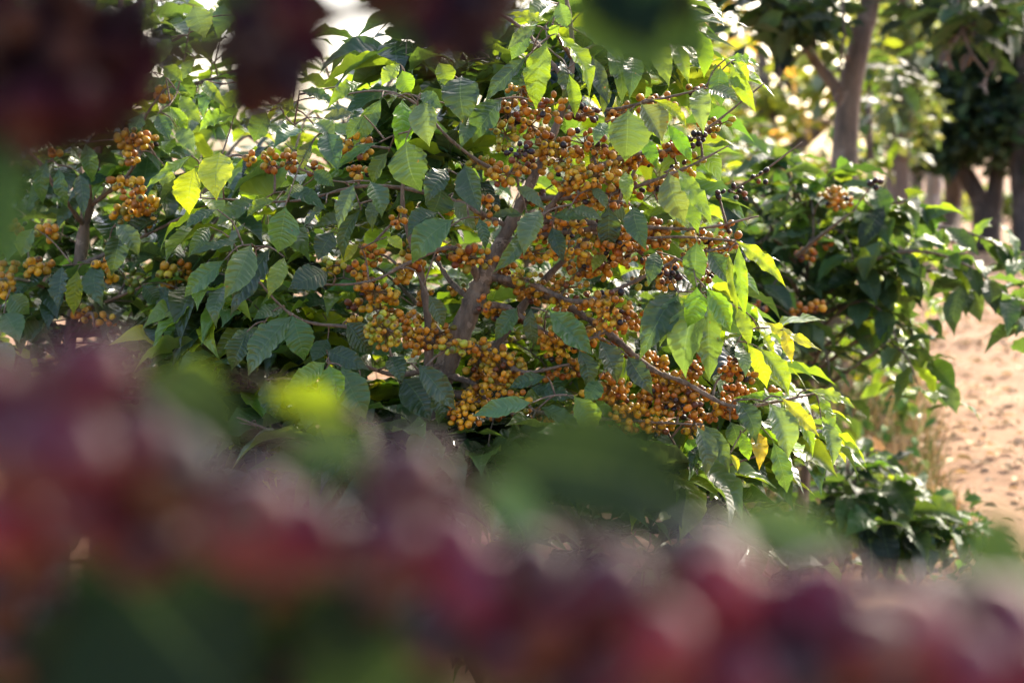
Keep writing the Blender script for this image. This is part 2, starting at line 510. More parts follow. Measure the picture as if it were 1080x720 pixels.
# ------------------------------------------------------------------ plants
class Plant:
    """a coffee shrub: trunk, branches that carry twigs, one foliage mesh, cherry clusters"""

    def __init__(self, name, label, cat, base, group=None, bark=None):
        self.root = thing(name, label, cat, base, group)
        self.base = np.array(base, float)
        self.bark = bark or M_BARK
        self.twig = M_TWIG
        self.fol = MB()
        self.br = []                       # (points, mb)
        self.grown = []
        self.trunk_pts = None

    def trunk(self, pts, rad, n=40, sides=12, knots=0.05):
        p = smooth_path(pts, n)
        self.trunk_pts = p
        mb = MB()
        tube(mb, p, rad, sides, knots=knots)
        self.trunk_mb = mb

    def branch(self, pts, rad, n=None, sides=7, knots=0.13):
        n = n or max(12, 11 * len(pts))
        p = smooth_path(pts, n)
        mb = MB()
        tube(mb, p, rad, sides, knots=knots)
        self.br.append((p, mb))
        return p

    def attach(self, q, r0=0.0015, r1=0.0009, sag=0.012):
        """a thin twig to q from the nearest wood: a branch, or a twig that already grew"""
        P0, own = [], []
        for k, (p, mb) in enumerate(self.br):
            m = p[1:-1] if len(p) > 4 else p
            P0.append(m)
            own += [k] * len(m)
        for k, p in self.grown:
            P0.append(p)
            own += [k] * len(p)
        if not P0:
            return
        A = np.concatenate(P0)
        d2 = ((A - q) ** 2).sum(1) + np.where(A[:, 2] > q[2] + 0.04, 0.004, 0) + np.where(A[:, 1] < q[1] - 0.02, 0.004, 0)
        i = int(d2.argmin())
        a = A[i]
        L = np.linalg.norm(a - q)
        if L < 0.004:
            return
        m = (a + q) / 2 + np.array([0, min(0.03, L * 0.2), sag * min(1, L * 6)]) + RNG.normal(0, L * 0.05, 3)
        p = smooth_path([a, m, q], 7)
        tube(self.br[own[i]][1], p, [r0, r1], 5)
        self.grown.append((own[i], p[2:-1]))

    def leaf(self, b, d, n, w, c, T=T_HI, **k):
        leaves(self.fol, T, [b], [d], [n], [w], [c], **k)

    def tip(self, q, k, pal, T, size=0.10, toward=None, droop=0.6, stub=True):
        """a shoot end: k leaves round the point q"""
        a0 = RNG.uniform(0, 6.28)
        B, D, NN, W, C = [], [], [], [], []
        for i in range(k):
            az = a0 + i * 2.4 + RNG.normal(0, 0.3)
            h = np.array([math.cos(az), math.sin(az), 0])
            if toward is not None:
                h = unit(h + np.asarray(toward) * 0.6)
            el = -RNG.uniform(0.0, 1.0) * droop * 1.75 + 0.4
            dr = h * math.cos(el) + np.array([0, 0, math.sin(el)])
            ln = size * RNG.uniform(0.7, 1.25)
            up = np.array([0, 0, 1.0]) + h * 0.5 + RNG.normal(0, 0.35, 3)
            B.append(q - np.array([0, 0, 0.012 * i]) + h * 0.008)
            D.append(dr * ln)
            NN.append(up)
            W.append(ln * RNG.uniform(0.34, 0.45))
            C.append(lc(pal[RNG.integers(len(pal))]))
        leaves(self.fol, T, B, D, NN, W, C, bow=RNG.uniform(0.03, 0.16, len(B)), fold=RNG.uniform(0.02, 0.3, len(B)), wave=0.03, curl=RNG.uniform(0, .6, len(B)))

    def rows(self, p, start, step, size, pal, T, droop=0.5):
        """opposite leaves along the outer part of branch p"""
        seg = np.linalg.norm(np.diff(p, axis=0), axis=1)
        s = np.concatenate([[0], np.cumsum(seg)])
        B, D, NN, W, C = [], [], [], [], []
        t = s[-1] * start
        while t < s[-1]:
            q = np.array([np.interp(t, s, p[:, k]) for k in range(3)])
            q2 = np.array([np.interp(min(t + 0.01, s[-1] + 0.01), s, p[:, k]) for k in range(3)])
            q1 = np.array([np.interp(max(t - 0.01, 0), s, p[:, k]) for k in range(3)])
            tg = unit(q2 - q1)
            sd = unit(np.cross(tg, [0, 0, 1.0]))
            for sg in (-1, 1):
                if RNG.uniform() < 0.12:
                    continue
                h = sd * sg * RNG.uniform(0.7, 1.1) + tg * RNG.uniform(0.3, 0.9) + np.array([0, 0, -RNG.uniform(0.05, 1.3) * droop])
                ln = size * RNG.uniform(0.65, 1.2)
                B.append(q)
                D.append(unit(h) * ln)
                NN.append(np.array([0, 0, 1.0]) + sd * sg * 0.4 + RNG.normal(0, 0.25, 3))
                W.append(ln * RNG.uniform(0.36, 0.46))
                C.append(lc(pal[RNG.integers(len(pal))]))
            t += step * RNG.uniform(0.7, 1.3)
        if B:
            leaves(self.fol, T, B, D, NN, W, C, bow=RNG.uniform(0.02, 0.15, len(B)), fold=RNG.uniform(0.05, 0.22, len(B)), wave=0.03)

    def finish(self, leaf_mat=None):
        if self.trunk_pts is not None:
            self.trunk_mb.build("trunk", self.bark, self.root)
        for p, mb in self.br:
            mb.build("branch", self.twig, self.root)
        self.fol.build("foliage", leaf_mat or M_LEAF, self.root)


def cluster_points(c, rx, ry, rz, n, r):
    """n berry centres packed on and in an ellipsoid without deep overlap"""
    pts = []
    for _ in range(n * 60):
        if len(pts) >= n:
            break
        v = unit(RNG.normal(0, 1, 3)) * RNG.uniform(0.2, 1.0) ** 0.5
        q = v * np.array([rx, rz, ry])
        if all(np.linalg.norm(q - w) > r * 1.62 for w in pts):
            pts.append(q)
    return np.array(pts) + c


def add_clusters(plant, specs, depth, n_single=0, r=0.0053):
    """cherry clusters as parts; the n_single cherries nearest the camera are sub-parts of their own"""
    allc = []
    for (x, y, rx, ry, n, pal, *dd) in specs:
        d = depth + (dd[0] if dd else RNG.uniform(-0.05, 0.06))
        s = d / F
        c = P(x, y, d)
        rr = r * RNG.uniform(0.93, 1.08)
        pts = cluster_points(c, rx * s * 1.22, ry * s * 1.25, (rx + ry) * 0.5 * s * 0.8, int(n * 1.15), rr)
        if not len(pts):
            continue
        plant.attach(c, 0.0022, 0.0014)
        col = np.array([cc(pal) for _ in pts])
        ax = unit(pts - c + np.array([0, -0.004, 0])) + RNG.normal(0, 0.35, pts.shape)
        rad = rr * RNG.uniform(0.72, 1.14, len(pts))
        dk = (col.sum(1) < 0.12)
        rad = np.where(dk, rad * 0.86, rad)
        allc.append((c, pts, ax, rad, col))
    near = sorted((P3[1], i, j) for i, a in enumerate(allc) for j, P3 in enumerate(a[1]))[:n_single]
    solo = {}
    for _, i, j in near:
        solo.setdefault(i, []).append(j)
    small = set(sorted(range(len(allc)), key=lambda i: len(allc[i][1]))[:max(0, len(allc) - 100)])
    smb = MB()
    for i, (c, pts, ax, rad, col) in enumerate(allc):
        own = solo.get(i, [])
        if i in small:
            cherries(smb, S_LO, pts, ax, rad, col)
            for j in range(0, len(pts), 2):
                tube(smb, [c, pts[j]], [0.0012, 0.0009], 4, (0.22, 0.15, 0.06))
            continue
        if len(own) == len(pts):
            own = own[1:]
        rest = [j for j in range(len(pts)) if j not in own]
        mb = MB()
        cherries(mb, S_LO, pts[rest], ax[rest], rad[rest], col[rest])
        # short green-brown fruit stalks to the node at the middle of the cluster
        for j in range(len(pts)):
            if j % 2 == 0:
                tube(mb, [c, pts[j]], [0.0012, 0.0009], 4, (0.22, 0.15, 0.06))
        part = mb.build("cherry_cluster", M_CHERRY, plant.root)
        for j in own:
            m1 = MB()
            cherries(m1, S_LO, pts[j:j + 1], ax[j:j + 1], rad[j:j + 1], col[j:j + 1])
            m1.build("cherry", M_CHERRY, part)
    if small:
        o = smb.build("cherry_cluster", M_CHERRY, plant.root)
        o["kind"] = "stuff"


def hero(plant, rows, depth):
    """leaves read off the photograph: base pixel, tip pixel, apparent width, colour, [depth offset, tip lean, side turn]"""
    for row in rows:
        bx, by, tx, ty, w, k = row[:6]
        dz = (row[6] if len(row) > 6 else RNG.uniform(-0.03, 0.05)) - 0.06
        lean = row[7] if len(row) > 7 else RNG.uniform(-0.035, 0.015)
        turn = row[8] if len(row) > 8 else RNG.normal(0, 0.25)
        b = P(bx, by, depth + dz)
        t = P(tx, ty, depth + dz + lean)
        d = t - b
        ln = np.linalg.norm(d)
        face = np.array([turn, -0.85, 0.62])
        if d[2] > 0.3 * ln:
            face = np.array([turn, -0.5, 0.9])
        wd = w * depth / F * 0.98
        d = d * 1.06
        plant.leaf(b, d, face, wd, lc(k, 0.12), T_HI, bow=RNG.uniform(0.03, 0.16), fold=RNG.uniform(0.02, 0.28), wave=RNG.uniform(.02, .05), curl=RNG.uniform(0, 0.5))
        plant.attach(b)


def fill(plant, rows, T, size=0.10):
    """shoot ends scattered through the shrub's volume: centre pixel, radii, count, depth range, palette"""
    for (cx, cy, rx, ry, n, d0, d1, pal) in rows:
        for _ in range(n):
            while True:
                a, b = RNG.uniform(-1, 1, 2)
                if a * a + b * b < 1:
                    break
            d = RNG.uniform(d0, d1)
            q = P(cx + a * rx, cy + b * ry, d)
            if q[2] < 0.08:
                continue
            plant.attach(q)
            plant.tip(q, int(RNG.integers(3, 7)), pal, T, size, toward=(RNG.normal(0, 0.5), -0.7, 0))


# ---------------- the main shrub
D0 = 2.1
b0 = P(418, 900, D0 + 0.12)
main = Plant("coffee_shrub", "large coffee shrub in sharp focus laden with clusters of orange-brown cherries", "coffee shrub", (b0[0], b0[1], 0), "coffee shrubs along the dirt path")
tr = [(b0[0] - 0.02, b0[1] + 0.02, 0.0)] + [P(*q) for q in ((428, 560, 2.21), (452, 440, 2.19), (476, 372, 2.18), (498, 322, 2.17), (514, 286, 2.17), (538, 238, 2.18), (566, 180, 2.19), (592, 118, 2.2), (604, 50, 2.2), (590, -40, 2.2))]
main.trunk(tr, [0.030, 0.024, 0.021, 0.0185, 0.0165, 0.014, 0.010, 0.007, 0.006, 0.004, 0.003], n=110, sides=14, knots=0.09)
main.branch([(b0[0] + 0.03, b0[1] + 0.05, 0.0), P(450, 560, 2.27), P(478, 440, 2.26), P(520, 370, 2.25), P(570, 300, 2.24), P(640, 230, 2.22), P(680, 160, 2.2)], [.018, .013, .009, .005, .002], n=60, knots=0.1)
main.branch([P(440, 520, 2.2), P(452, 380, 2.16), P(446, 300, 2.14), P(425, 220, 2.14), P(430, 140, 2.15)], [.010, .007, .004, .002], n=40, knots=0.1)
for pts, r in [
    (((508, 305, 2.17), (492, 270, 2.14), (468, 262, 2.12), (430, 278, 2.10), (385, 298, 2.08), (320, 300, 2.08)), [.006, .003, .0016]),
    (((520, 285, 2.17), (556, 250, 2.12), (604, 192, 2.08), (660, 165, 2.08), (706, 158, 2.09), (748, 134, 2.09), (806, 88, 2.10)), [.006, .0035, .0012]),
    (((512, 292, 2.17), (556, 298, 2.14), (610, 318, 2.10), (662, 300, 2.08), (720, 272, 2.07), (770, 260, 2.08)), [.006, .0035, .0013]),
    (((494, 330, 2.17), (528, 322, 2.12), (560, 340, 2.10), (600, 362, 2.09), (640, 350, 2.09)), [.006, .0035, .0016]),
    (((482, 362, 2.18), (520, 372, 2.12), (552, 392, 2.09), (600, 384, 2.09)), [.006, .004, .002]),
    (((516, 290, 2.17), (590, 318, 2.2), (640, 350, 2.15), (686, 388, 2.08), (724, 404, 2.06), (772, 428, 2.05), (826, 422, 2.06), (862, 414, 2.08)), [.007, .004, .0015]),
    (((540, 236, 2.18), (610, 232, 2.15), (660, 250, 2.10), (720, 250, 2.07), (776, 254, 2.06)), [.006, .003, .0013]),
    (((566, 182, 2.19), (520, 178, 2.17), (478, 150, 2.15), (436, 108, 2.13), (398, 96, 2.12), (340, 104, 2.12)), [.004, .0022, .0010]),
    (((538, 240, 2.18), (470, 209, 2.16), (390, 196, 2.14), (310, 212, 2.14), (236, 210, 2.13), (200, 208, 2.12)), [.0045, .0023, .0010]),
    (((478, 368, 2.18), (430, 352, 2.12), (370, 345, 2.08), (308, 332, 2.07), (250, 268, 2.1)), [.006, .003, .0013]),
    (((470, 385, 2.18), (420, 395, 2.12), (380, 385, 2.08), (345, 382, 2.06)), [.005, .003, .0015]),
    (((594, 112, 2.2), (640, 116, 2.14), (690, 106, 2.09), (750, 92, 2.09)), [.004, .0025, .0012]),
    (((602, 60, 2.2), (590, 40, 2.12), (582, 26, 2.08)), [.004, .002]),
    (((462, 410, 2.19), (540, 430, 2.14), (620, 440, 2.08), (740, 448, 2.06)), [.006, .004, .0014]),
    (((468, 395, 2.18), (500, 405, 2.14), (520, 430, 2.1), (560, 440, 2.08)), [.006, .003, .0014]),
    (((555, 210, 2.18), (640, 205, 2.1), (716, 180, 2.06), (768, 154, 2.07)), [.005, .003, .001]),
    (((530, 255, 2.18), (640, 240, 2.12), (735, 241, 2.09), (800, 228, 2.1)), [.005, .003, .0012]),
    (((500, 320, 2.2), (470, 290, 2.26), (445, 240, 2.3)), [.006, .004, .002]),
    (((600, 90, 2.2), (550, 30, 2.2), (480, -10, 2.2), (430, -40, 2.2)), [.004, .0025, .0012]),
    (((604, 60, 2.2), (660, 30, 2.2), (710, 10, 2.2)), [.004, .0025, .0012]),
    (((440, 500, 2.2), (330, 470, 2.15), (250, 440, 2.15)), [.006, .003, .0015]),
    (((440, 520, 2.2), (560, 520, 2.2), (700, 510, 2.15), (800, 480, 2.1)), [.006, .003, .0015]),
    (((430, 600, 2.2), (300, 590, 2.3), (250, 620, 2.3)), [.006, .003, .0015]),
    (((430, 640, 2.2), (600, 620, 2.3), (720, 640, 2.3)), [.006, .003, .0015]),
    (((520, 280, 2.18), (540, 220, 2.5), (560, 180, 2.75)), [.006, .003, .0015]),
    (((480, 370, 2.18), (420, 300, 2.5), (350, 250, 2.7)), [.006, .003, .0015]),
    (((480, 370, 2.18), (580, 350, 2.5), (680, 330, 2.7)), [.006, .003, .0015]),
    (((752, 212, 2.3), (800, 184, 2.3), (846, 150, 2.3)), [.0025, .0018, .001]),
]:
    main.branch([P(*q) for q in pts], r)

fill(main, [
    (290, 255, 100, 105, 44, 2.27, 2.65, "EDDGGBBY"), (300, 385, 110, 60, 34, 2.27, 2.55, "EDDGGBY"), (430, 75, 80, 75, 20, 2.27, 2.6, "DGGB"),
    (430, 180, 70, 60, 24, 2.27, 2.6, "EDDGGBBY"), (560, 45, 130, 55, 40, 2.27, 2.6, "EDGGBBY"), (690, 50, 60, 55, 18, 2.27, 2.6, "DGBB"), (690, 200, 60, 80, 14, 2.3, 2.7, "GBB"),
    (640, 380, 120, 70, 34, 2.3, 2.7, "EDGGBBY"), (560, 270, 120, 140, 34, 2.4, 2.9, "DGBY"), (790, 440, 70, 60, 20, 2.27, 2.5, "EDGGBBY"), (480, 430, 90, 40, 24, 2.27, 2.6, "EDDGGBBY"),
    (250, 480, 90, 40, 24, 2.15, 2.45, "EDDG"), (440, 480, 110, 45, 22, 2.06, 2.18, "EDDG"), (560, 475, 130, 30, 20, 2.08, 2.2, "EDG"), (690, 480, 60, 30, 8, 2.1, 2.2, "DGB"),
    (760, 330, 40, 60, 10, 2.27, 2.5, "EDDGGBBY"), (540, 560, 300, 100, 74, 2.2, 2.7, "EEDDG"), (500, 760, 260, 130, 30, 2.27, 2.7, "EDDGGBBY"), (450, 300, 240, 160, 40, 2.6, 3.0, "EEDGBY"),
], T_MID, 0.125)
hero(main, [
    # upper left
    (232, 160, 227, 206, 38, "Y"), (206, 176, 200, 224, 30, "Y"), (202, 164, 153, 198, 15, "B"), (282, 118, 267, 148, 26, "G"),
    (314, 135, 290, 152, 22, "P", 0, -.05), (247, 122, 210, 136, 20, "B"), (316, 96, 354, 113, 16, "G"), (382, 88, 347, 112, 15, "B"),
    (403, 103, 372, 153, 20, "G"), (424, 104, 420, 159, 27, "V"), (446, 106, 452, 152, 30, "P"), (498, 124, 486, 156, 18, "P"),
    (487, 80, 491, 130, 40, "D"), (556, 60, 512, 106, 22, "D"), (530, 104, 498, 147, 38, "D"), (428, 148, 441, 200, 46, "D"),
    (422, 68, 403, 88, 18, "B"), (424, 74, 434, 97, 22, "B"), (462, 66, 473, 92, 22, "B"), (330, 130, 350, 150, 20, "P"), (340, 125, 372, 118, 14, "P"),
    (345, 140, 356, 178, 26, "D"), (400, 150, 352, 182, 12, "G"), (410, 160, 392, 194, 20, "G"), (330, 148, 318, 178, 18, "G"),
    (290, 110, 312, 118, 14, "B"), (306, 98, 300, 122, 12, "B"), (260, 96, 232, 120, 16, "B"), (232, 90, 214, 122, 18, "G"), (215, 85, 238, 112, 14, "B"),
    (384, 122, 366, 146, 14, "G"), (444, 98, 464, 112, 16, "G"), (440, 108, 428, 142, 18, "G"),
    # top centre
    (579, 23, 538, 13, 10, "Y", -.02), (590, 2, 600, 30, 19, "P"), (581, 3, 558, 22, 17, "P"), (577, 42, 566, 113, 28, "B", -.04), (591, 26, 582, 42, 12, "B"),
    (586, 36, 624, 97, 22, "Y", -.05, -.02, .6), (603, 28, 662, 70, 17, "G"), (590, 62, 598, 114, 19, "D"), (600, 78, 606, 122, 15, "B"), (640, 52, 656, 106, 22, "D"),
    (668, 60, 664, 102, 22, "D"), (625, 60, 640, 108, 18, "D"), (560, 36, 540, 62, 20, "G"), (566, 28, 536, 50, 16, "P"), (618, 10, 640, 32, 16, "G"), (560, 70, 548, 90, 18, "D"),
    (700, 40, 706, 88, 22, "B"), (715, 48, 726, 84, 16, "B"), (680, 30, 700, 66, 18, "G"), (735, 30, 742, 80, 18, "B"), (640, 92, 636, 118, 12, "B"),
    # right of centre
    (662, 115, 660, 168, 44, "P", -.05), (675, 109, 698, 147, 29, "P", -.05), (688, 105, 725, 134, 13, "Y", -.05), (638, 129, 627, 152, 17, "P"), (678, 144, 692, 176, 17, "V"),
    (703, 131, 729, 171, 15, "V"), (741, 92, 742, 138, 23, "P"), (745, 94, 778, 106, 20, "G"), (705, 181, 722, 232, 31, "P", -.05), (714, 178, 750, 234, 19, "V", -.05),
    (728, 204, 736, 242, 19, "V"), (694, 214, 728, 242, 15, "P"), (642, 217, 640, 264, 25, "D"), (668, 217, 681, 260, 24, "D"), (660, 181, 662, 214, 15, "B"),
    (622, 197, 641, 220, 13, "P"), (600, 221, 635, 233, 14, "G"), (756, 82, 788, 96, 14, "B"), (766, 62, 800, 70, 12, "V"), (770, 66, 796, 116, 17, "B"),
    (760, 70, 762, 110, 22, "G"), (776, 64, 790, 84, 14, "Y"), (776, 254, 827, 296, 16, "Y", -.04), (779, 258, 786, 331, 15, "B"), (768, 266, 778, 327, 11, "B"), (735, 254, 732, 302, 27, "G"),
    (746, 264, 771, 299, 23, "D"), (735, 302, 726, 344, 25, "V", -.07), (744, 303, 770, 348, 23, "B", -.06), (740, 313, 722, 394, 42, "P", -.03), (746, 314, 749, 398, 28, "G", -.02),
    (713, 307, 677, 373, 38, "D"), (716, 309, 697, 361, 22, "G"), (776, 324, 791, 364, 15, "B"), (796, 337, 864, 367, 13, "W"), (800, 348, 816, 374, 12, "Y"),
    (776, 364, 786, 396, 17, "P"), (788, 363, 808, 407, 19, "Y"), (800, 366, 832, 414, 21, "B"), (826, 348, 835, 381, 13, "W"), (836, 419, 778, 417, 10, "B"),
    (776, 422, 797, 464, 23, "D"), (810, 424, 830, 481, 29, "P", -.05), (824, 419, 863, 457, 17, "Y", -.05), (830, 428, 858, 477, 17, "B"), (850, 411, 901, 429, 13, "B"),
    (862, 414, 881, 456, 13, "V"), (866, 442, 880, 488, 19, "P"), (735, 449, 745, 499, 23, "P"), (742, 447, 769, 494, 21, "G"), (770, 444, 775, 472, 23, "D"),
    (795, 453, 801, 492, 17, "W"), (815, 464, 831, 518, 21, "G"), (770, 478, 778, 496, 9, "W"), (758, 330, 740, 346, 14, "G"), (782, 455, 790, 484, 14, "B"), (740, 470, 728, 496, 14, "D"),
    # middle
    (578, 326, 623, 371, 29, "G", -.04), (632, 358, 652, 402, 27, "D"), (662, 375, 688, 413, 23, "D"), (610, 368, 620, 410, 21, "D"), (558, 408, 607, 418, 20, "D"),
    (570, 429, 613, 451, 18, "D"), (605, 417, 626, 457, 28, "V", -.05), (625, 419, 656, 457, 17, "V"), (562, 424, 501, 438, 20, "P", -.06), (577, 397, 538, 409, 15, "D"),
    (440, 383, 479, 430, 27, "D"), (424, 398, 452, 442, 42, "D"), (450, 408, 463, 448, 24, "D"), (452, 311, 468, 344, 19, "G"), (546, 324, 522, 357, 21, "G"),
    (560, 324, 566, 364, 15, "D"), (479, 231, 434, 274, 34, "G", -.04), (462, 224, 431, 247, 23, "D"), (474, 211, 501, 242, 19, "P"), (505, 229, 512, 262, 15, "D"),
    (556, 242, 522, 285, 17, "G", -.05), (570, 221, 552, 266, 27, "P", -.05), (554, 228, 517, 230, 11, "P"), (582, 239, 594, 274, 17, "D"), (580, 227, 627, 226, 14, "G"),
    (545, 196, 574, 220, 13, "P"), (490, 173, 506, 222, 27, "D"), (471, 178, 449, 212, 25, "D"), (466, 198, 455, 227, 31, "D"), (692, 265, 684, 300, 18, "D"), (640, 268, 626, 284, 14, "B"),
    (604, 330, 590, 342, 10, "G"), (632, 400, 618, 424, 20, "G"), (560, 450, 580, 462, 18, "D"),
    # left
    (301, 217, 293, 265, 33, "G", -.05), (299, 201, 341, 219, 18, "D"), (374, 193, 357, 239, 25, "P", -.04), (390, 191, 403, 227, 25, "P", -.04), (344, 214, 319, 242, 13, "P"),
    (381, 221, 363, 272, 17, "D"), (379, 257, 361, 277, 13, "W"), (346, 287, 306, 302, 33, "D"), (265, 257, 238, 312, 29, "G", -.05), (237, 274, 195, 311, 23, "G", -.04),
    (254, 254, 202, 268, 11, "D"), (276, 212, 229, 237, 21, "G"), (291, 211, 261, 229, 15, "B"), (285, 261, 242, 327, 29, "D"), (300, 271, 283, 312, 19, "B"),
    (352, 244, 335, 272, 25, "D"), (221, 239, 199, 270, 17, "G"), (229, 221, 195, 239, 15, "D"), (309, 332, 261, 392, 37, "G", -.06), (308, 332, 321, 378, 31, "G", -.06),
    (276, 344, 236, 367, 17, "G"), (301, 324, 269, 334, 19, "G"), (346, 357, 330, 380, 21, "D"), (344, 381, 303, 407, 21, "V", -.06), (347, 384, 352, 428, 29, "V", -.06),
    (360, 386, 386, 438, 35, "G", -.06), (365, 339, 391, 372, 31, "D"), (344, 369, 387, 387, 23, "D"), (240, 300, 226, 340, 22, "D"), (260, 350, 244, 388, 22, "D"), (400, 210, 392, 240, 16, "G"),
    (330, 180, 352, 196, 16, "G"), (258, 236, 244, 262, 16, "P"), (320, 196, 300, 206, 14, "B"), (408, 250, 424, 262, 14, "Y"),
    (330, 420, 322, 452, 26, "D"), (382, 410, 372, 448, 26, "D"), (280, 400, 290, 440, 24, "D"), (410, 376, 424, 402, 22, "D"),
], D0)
EXTRA = []
for p_, mb_ in main.br[:22]:
    seg = np.concatenate([[0], np.cumsum(np.linalg.norm(np.diff(p_, axis=0), axis=1))])
    t_ = 0.02
    while t_ < seg[-1]:
        w_ = np.array([np.interp(t_, seg, p_[:, k]) for k in range(3)])
        t_ += RNG.uniform(0.028, 0.050)
        v_ = w_ - np.array([0, 0, CAM_H])
        dep = v_[1] * CP - v_[2] * SP
        px_, py_ = 540 + F * v_[0] / dep, 360 - F * (v_[1] * SP + v_[2] * CP) / dep
        inside = (480 < px_ < 780 and 90 < py_ < 455) or (360 < px_ < 480 and 235 < py_ < 380)
        if inside and dep < 2.25 and abs(px_ - 480 - (370 - py_) * .35) > 14:
            EXTRA.append((px_ + RNG.normal(0, 4), py_ + RNG.uniform(-2, 8), RNG.uniform(8, 13), RNG.uniform(6, 9), int(RNG.integers(5, 11)), "OOYYRG"[RNG.integers(6)], dep - D0 + 0.03))
print("extra clusters", len(EXTRA))
add_clusters(main, EXTRA + [
    (550, 95, 18, 11, 18, "O"), (574, 114, 22, 14, 22, "O"), (536, 120, 18, 13, 20, "O"), (533, 142, 14, 14, 15, "G"), (560, 132, 20, 12, 18, "O"), (547, 161, 13, 8, 10, "K", -.06),
    (578, 152, 22, 13, 24, "O"), (592, 168, 18, 12, 18, "Y"), (562, 174, 18, 10, 16, "O"), (536, 184, 18, 10, 14, "O"), (616, 152, 24, 14, 24, "R"), (628, 186, 24, 14, 28, "O"),
    (600, 192, 20, 12, 20, "O"), (642, 172, 18, 11, 16, "O"), (616, 120, 16, 8, 12, "R"), (662, 166, 14, 12, 13, "O"), (655, 200, 14, 8, 9, "O"), (704, 160, 15, 8, 9, "R"),
    (626, 212, 20, 8, 14, "O"), (514, 215, 10, 12, 8, "O"), (500, 272, 20, 11, 22, "O"), (520, 236, 5, 5, 2, "O"), (584, 236, 14, 7, 8, "O"), (606, 238, 14, 7, 9, "O"), (445, 244, 10, 8, 7, "O"),
    (562, 266, 20, 9, 18, "O"), (600, 264, 18, 13, 22, "O"), (614, 282, 18, 10, 18, "O"), (552, 294, 16, 9, 11, "G"), (598, 304, 20, 11, 18, "O"), (650, 254, 19, 15, 28, "R"),
    (640, 278, 26, 13, 32, "O"), (666, 266, 15, 11, 16, "R"), (690, 250, 11, 11, 11, "R"), (692, 280, 17, 9, 15, "R"), (706, 288, 12, 6, 8, "K", -.05), (700, 298, 11, 6, 7, "O"),
    (644, 326, 25, 17, 44, "O"), (664, 338, 15, 11, 17, "O"), (624, 322, 13, 9, 10, "O"), (586, 352, 16, 10, 14, "O"), (594, 366, 21, 13, 32, "O"), (746, 290, 11, 10, 10, "R"),
    (392, 268, 12, 9, 12, "O"), (352, 280, 12, 8, 9, "G"), (374, 286, 12, 7, 8, "O"), (394, 308, 24, 9, 20, "O"), (402, 326, 17, 12, 20, "Y"), (406, 348, 18, 17, 42, "G", -.09),
    (372, 322, 8, 6, 5, "O"), (428, 338, 9, 12, 12, "O"), (440, 358, 13, 15, 24, "O"), (464, 352, 15, 10, 12, "O"), (478, 366, 20, 7, 13, "G"), (502, 366, 15, 7, 11, "O"), (508, 322, 8, 8, 6, "R"),
    (504, 386, 13, 11, 15, "O"), (532, 386, 19, 17, 42, "O"), (524, 404, 15, 10, 17, "O"), (506, 416, 15, 9, 13, "Y"), (488, 424, 15, 11, 14, "Y"), (546, 420, 11, 7, 8, "Y"), (490, 440, 18, 9, 15, "Y"),
    (645, 408, 18, 13, 28, "O"), (652, 424, 18, 11, 22, "O"), (668, 440, 24, 13, 42, "Y"), (694, 448, 13, 8, 12, "Y"), (626, 418, 11, 9, 9, "O"), (690, 386, 15, 11, 20, "O"), (702, 402, 15, 9, 15, "O"),
    (722, 402, 13, 13, 20, "O"), (692, 420, 19, 11, 26, "R"), (716, 426, 21, 11, 30, "R"), (750, 436, 17, 7, 13, "R"), (736, 386, 9, 11, 11, "R"), (770, 391, 13, 11, 17, "R"), (790, 397, 6, 5, 4, "O"),
    (772, 413, 9, 7, 8, "R"), (787, 413, 8, 5, 5, "O"), (818, 413, 9, 4, 4, "R"), (766, 430, 7, 9, 7, "R"), (732, 444, 14, 6, 9, "R"), (284, 170, 9, 12, 9, "O"), (306, 170, 8, 11, 8, "O"),
    (328, 177, 9, 7, 5, "O"), (263, 168, 6, 7, 4, "O"), (374, 156, 17, 11, 17, "O"), (378, 182, 12, 7, 8, "O"), (735, 146, 12, 8, 10, "K"), (752, 136, 5, 5, 2, "K"), (715, 176, 9, 8, 6, "K"),
    (776, 204, 12, 7, 7, "K", .19), (800, 186, 12, 7, 6, "K", .2), (758, 204, 6, 6, 3, "K"), (420, 230, 9, 9, 7, "O"),
], D0 - 0.01, n_single=100)
main.finish()

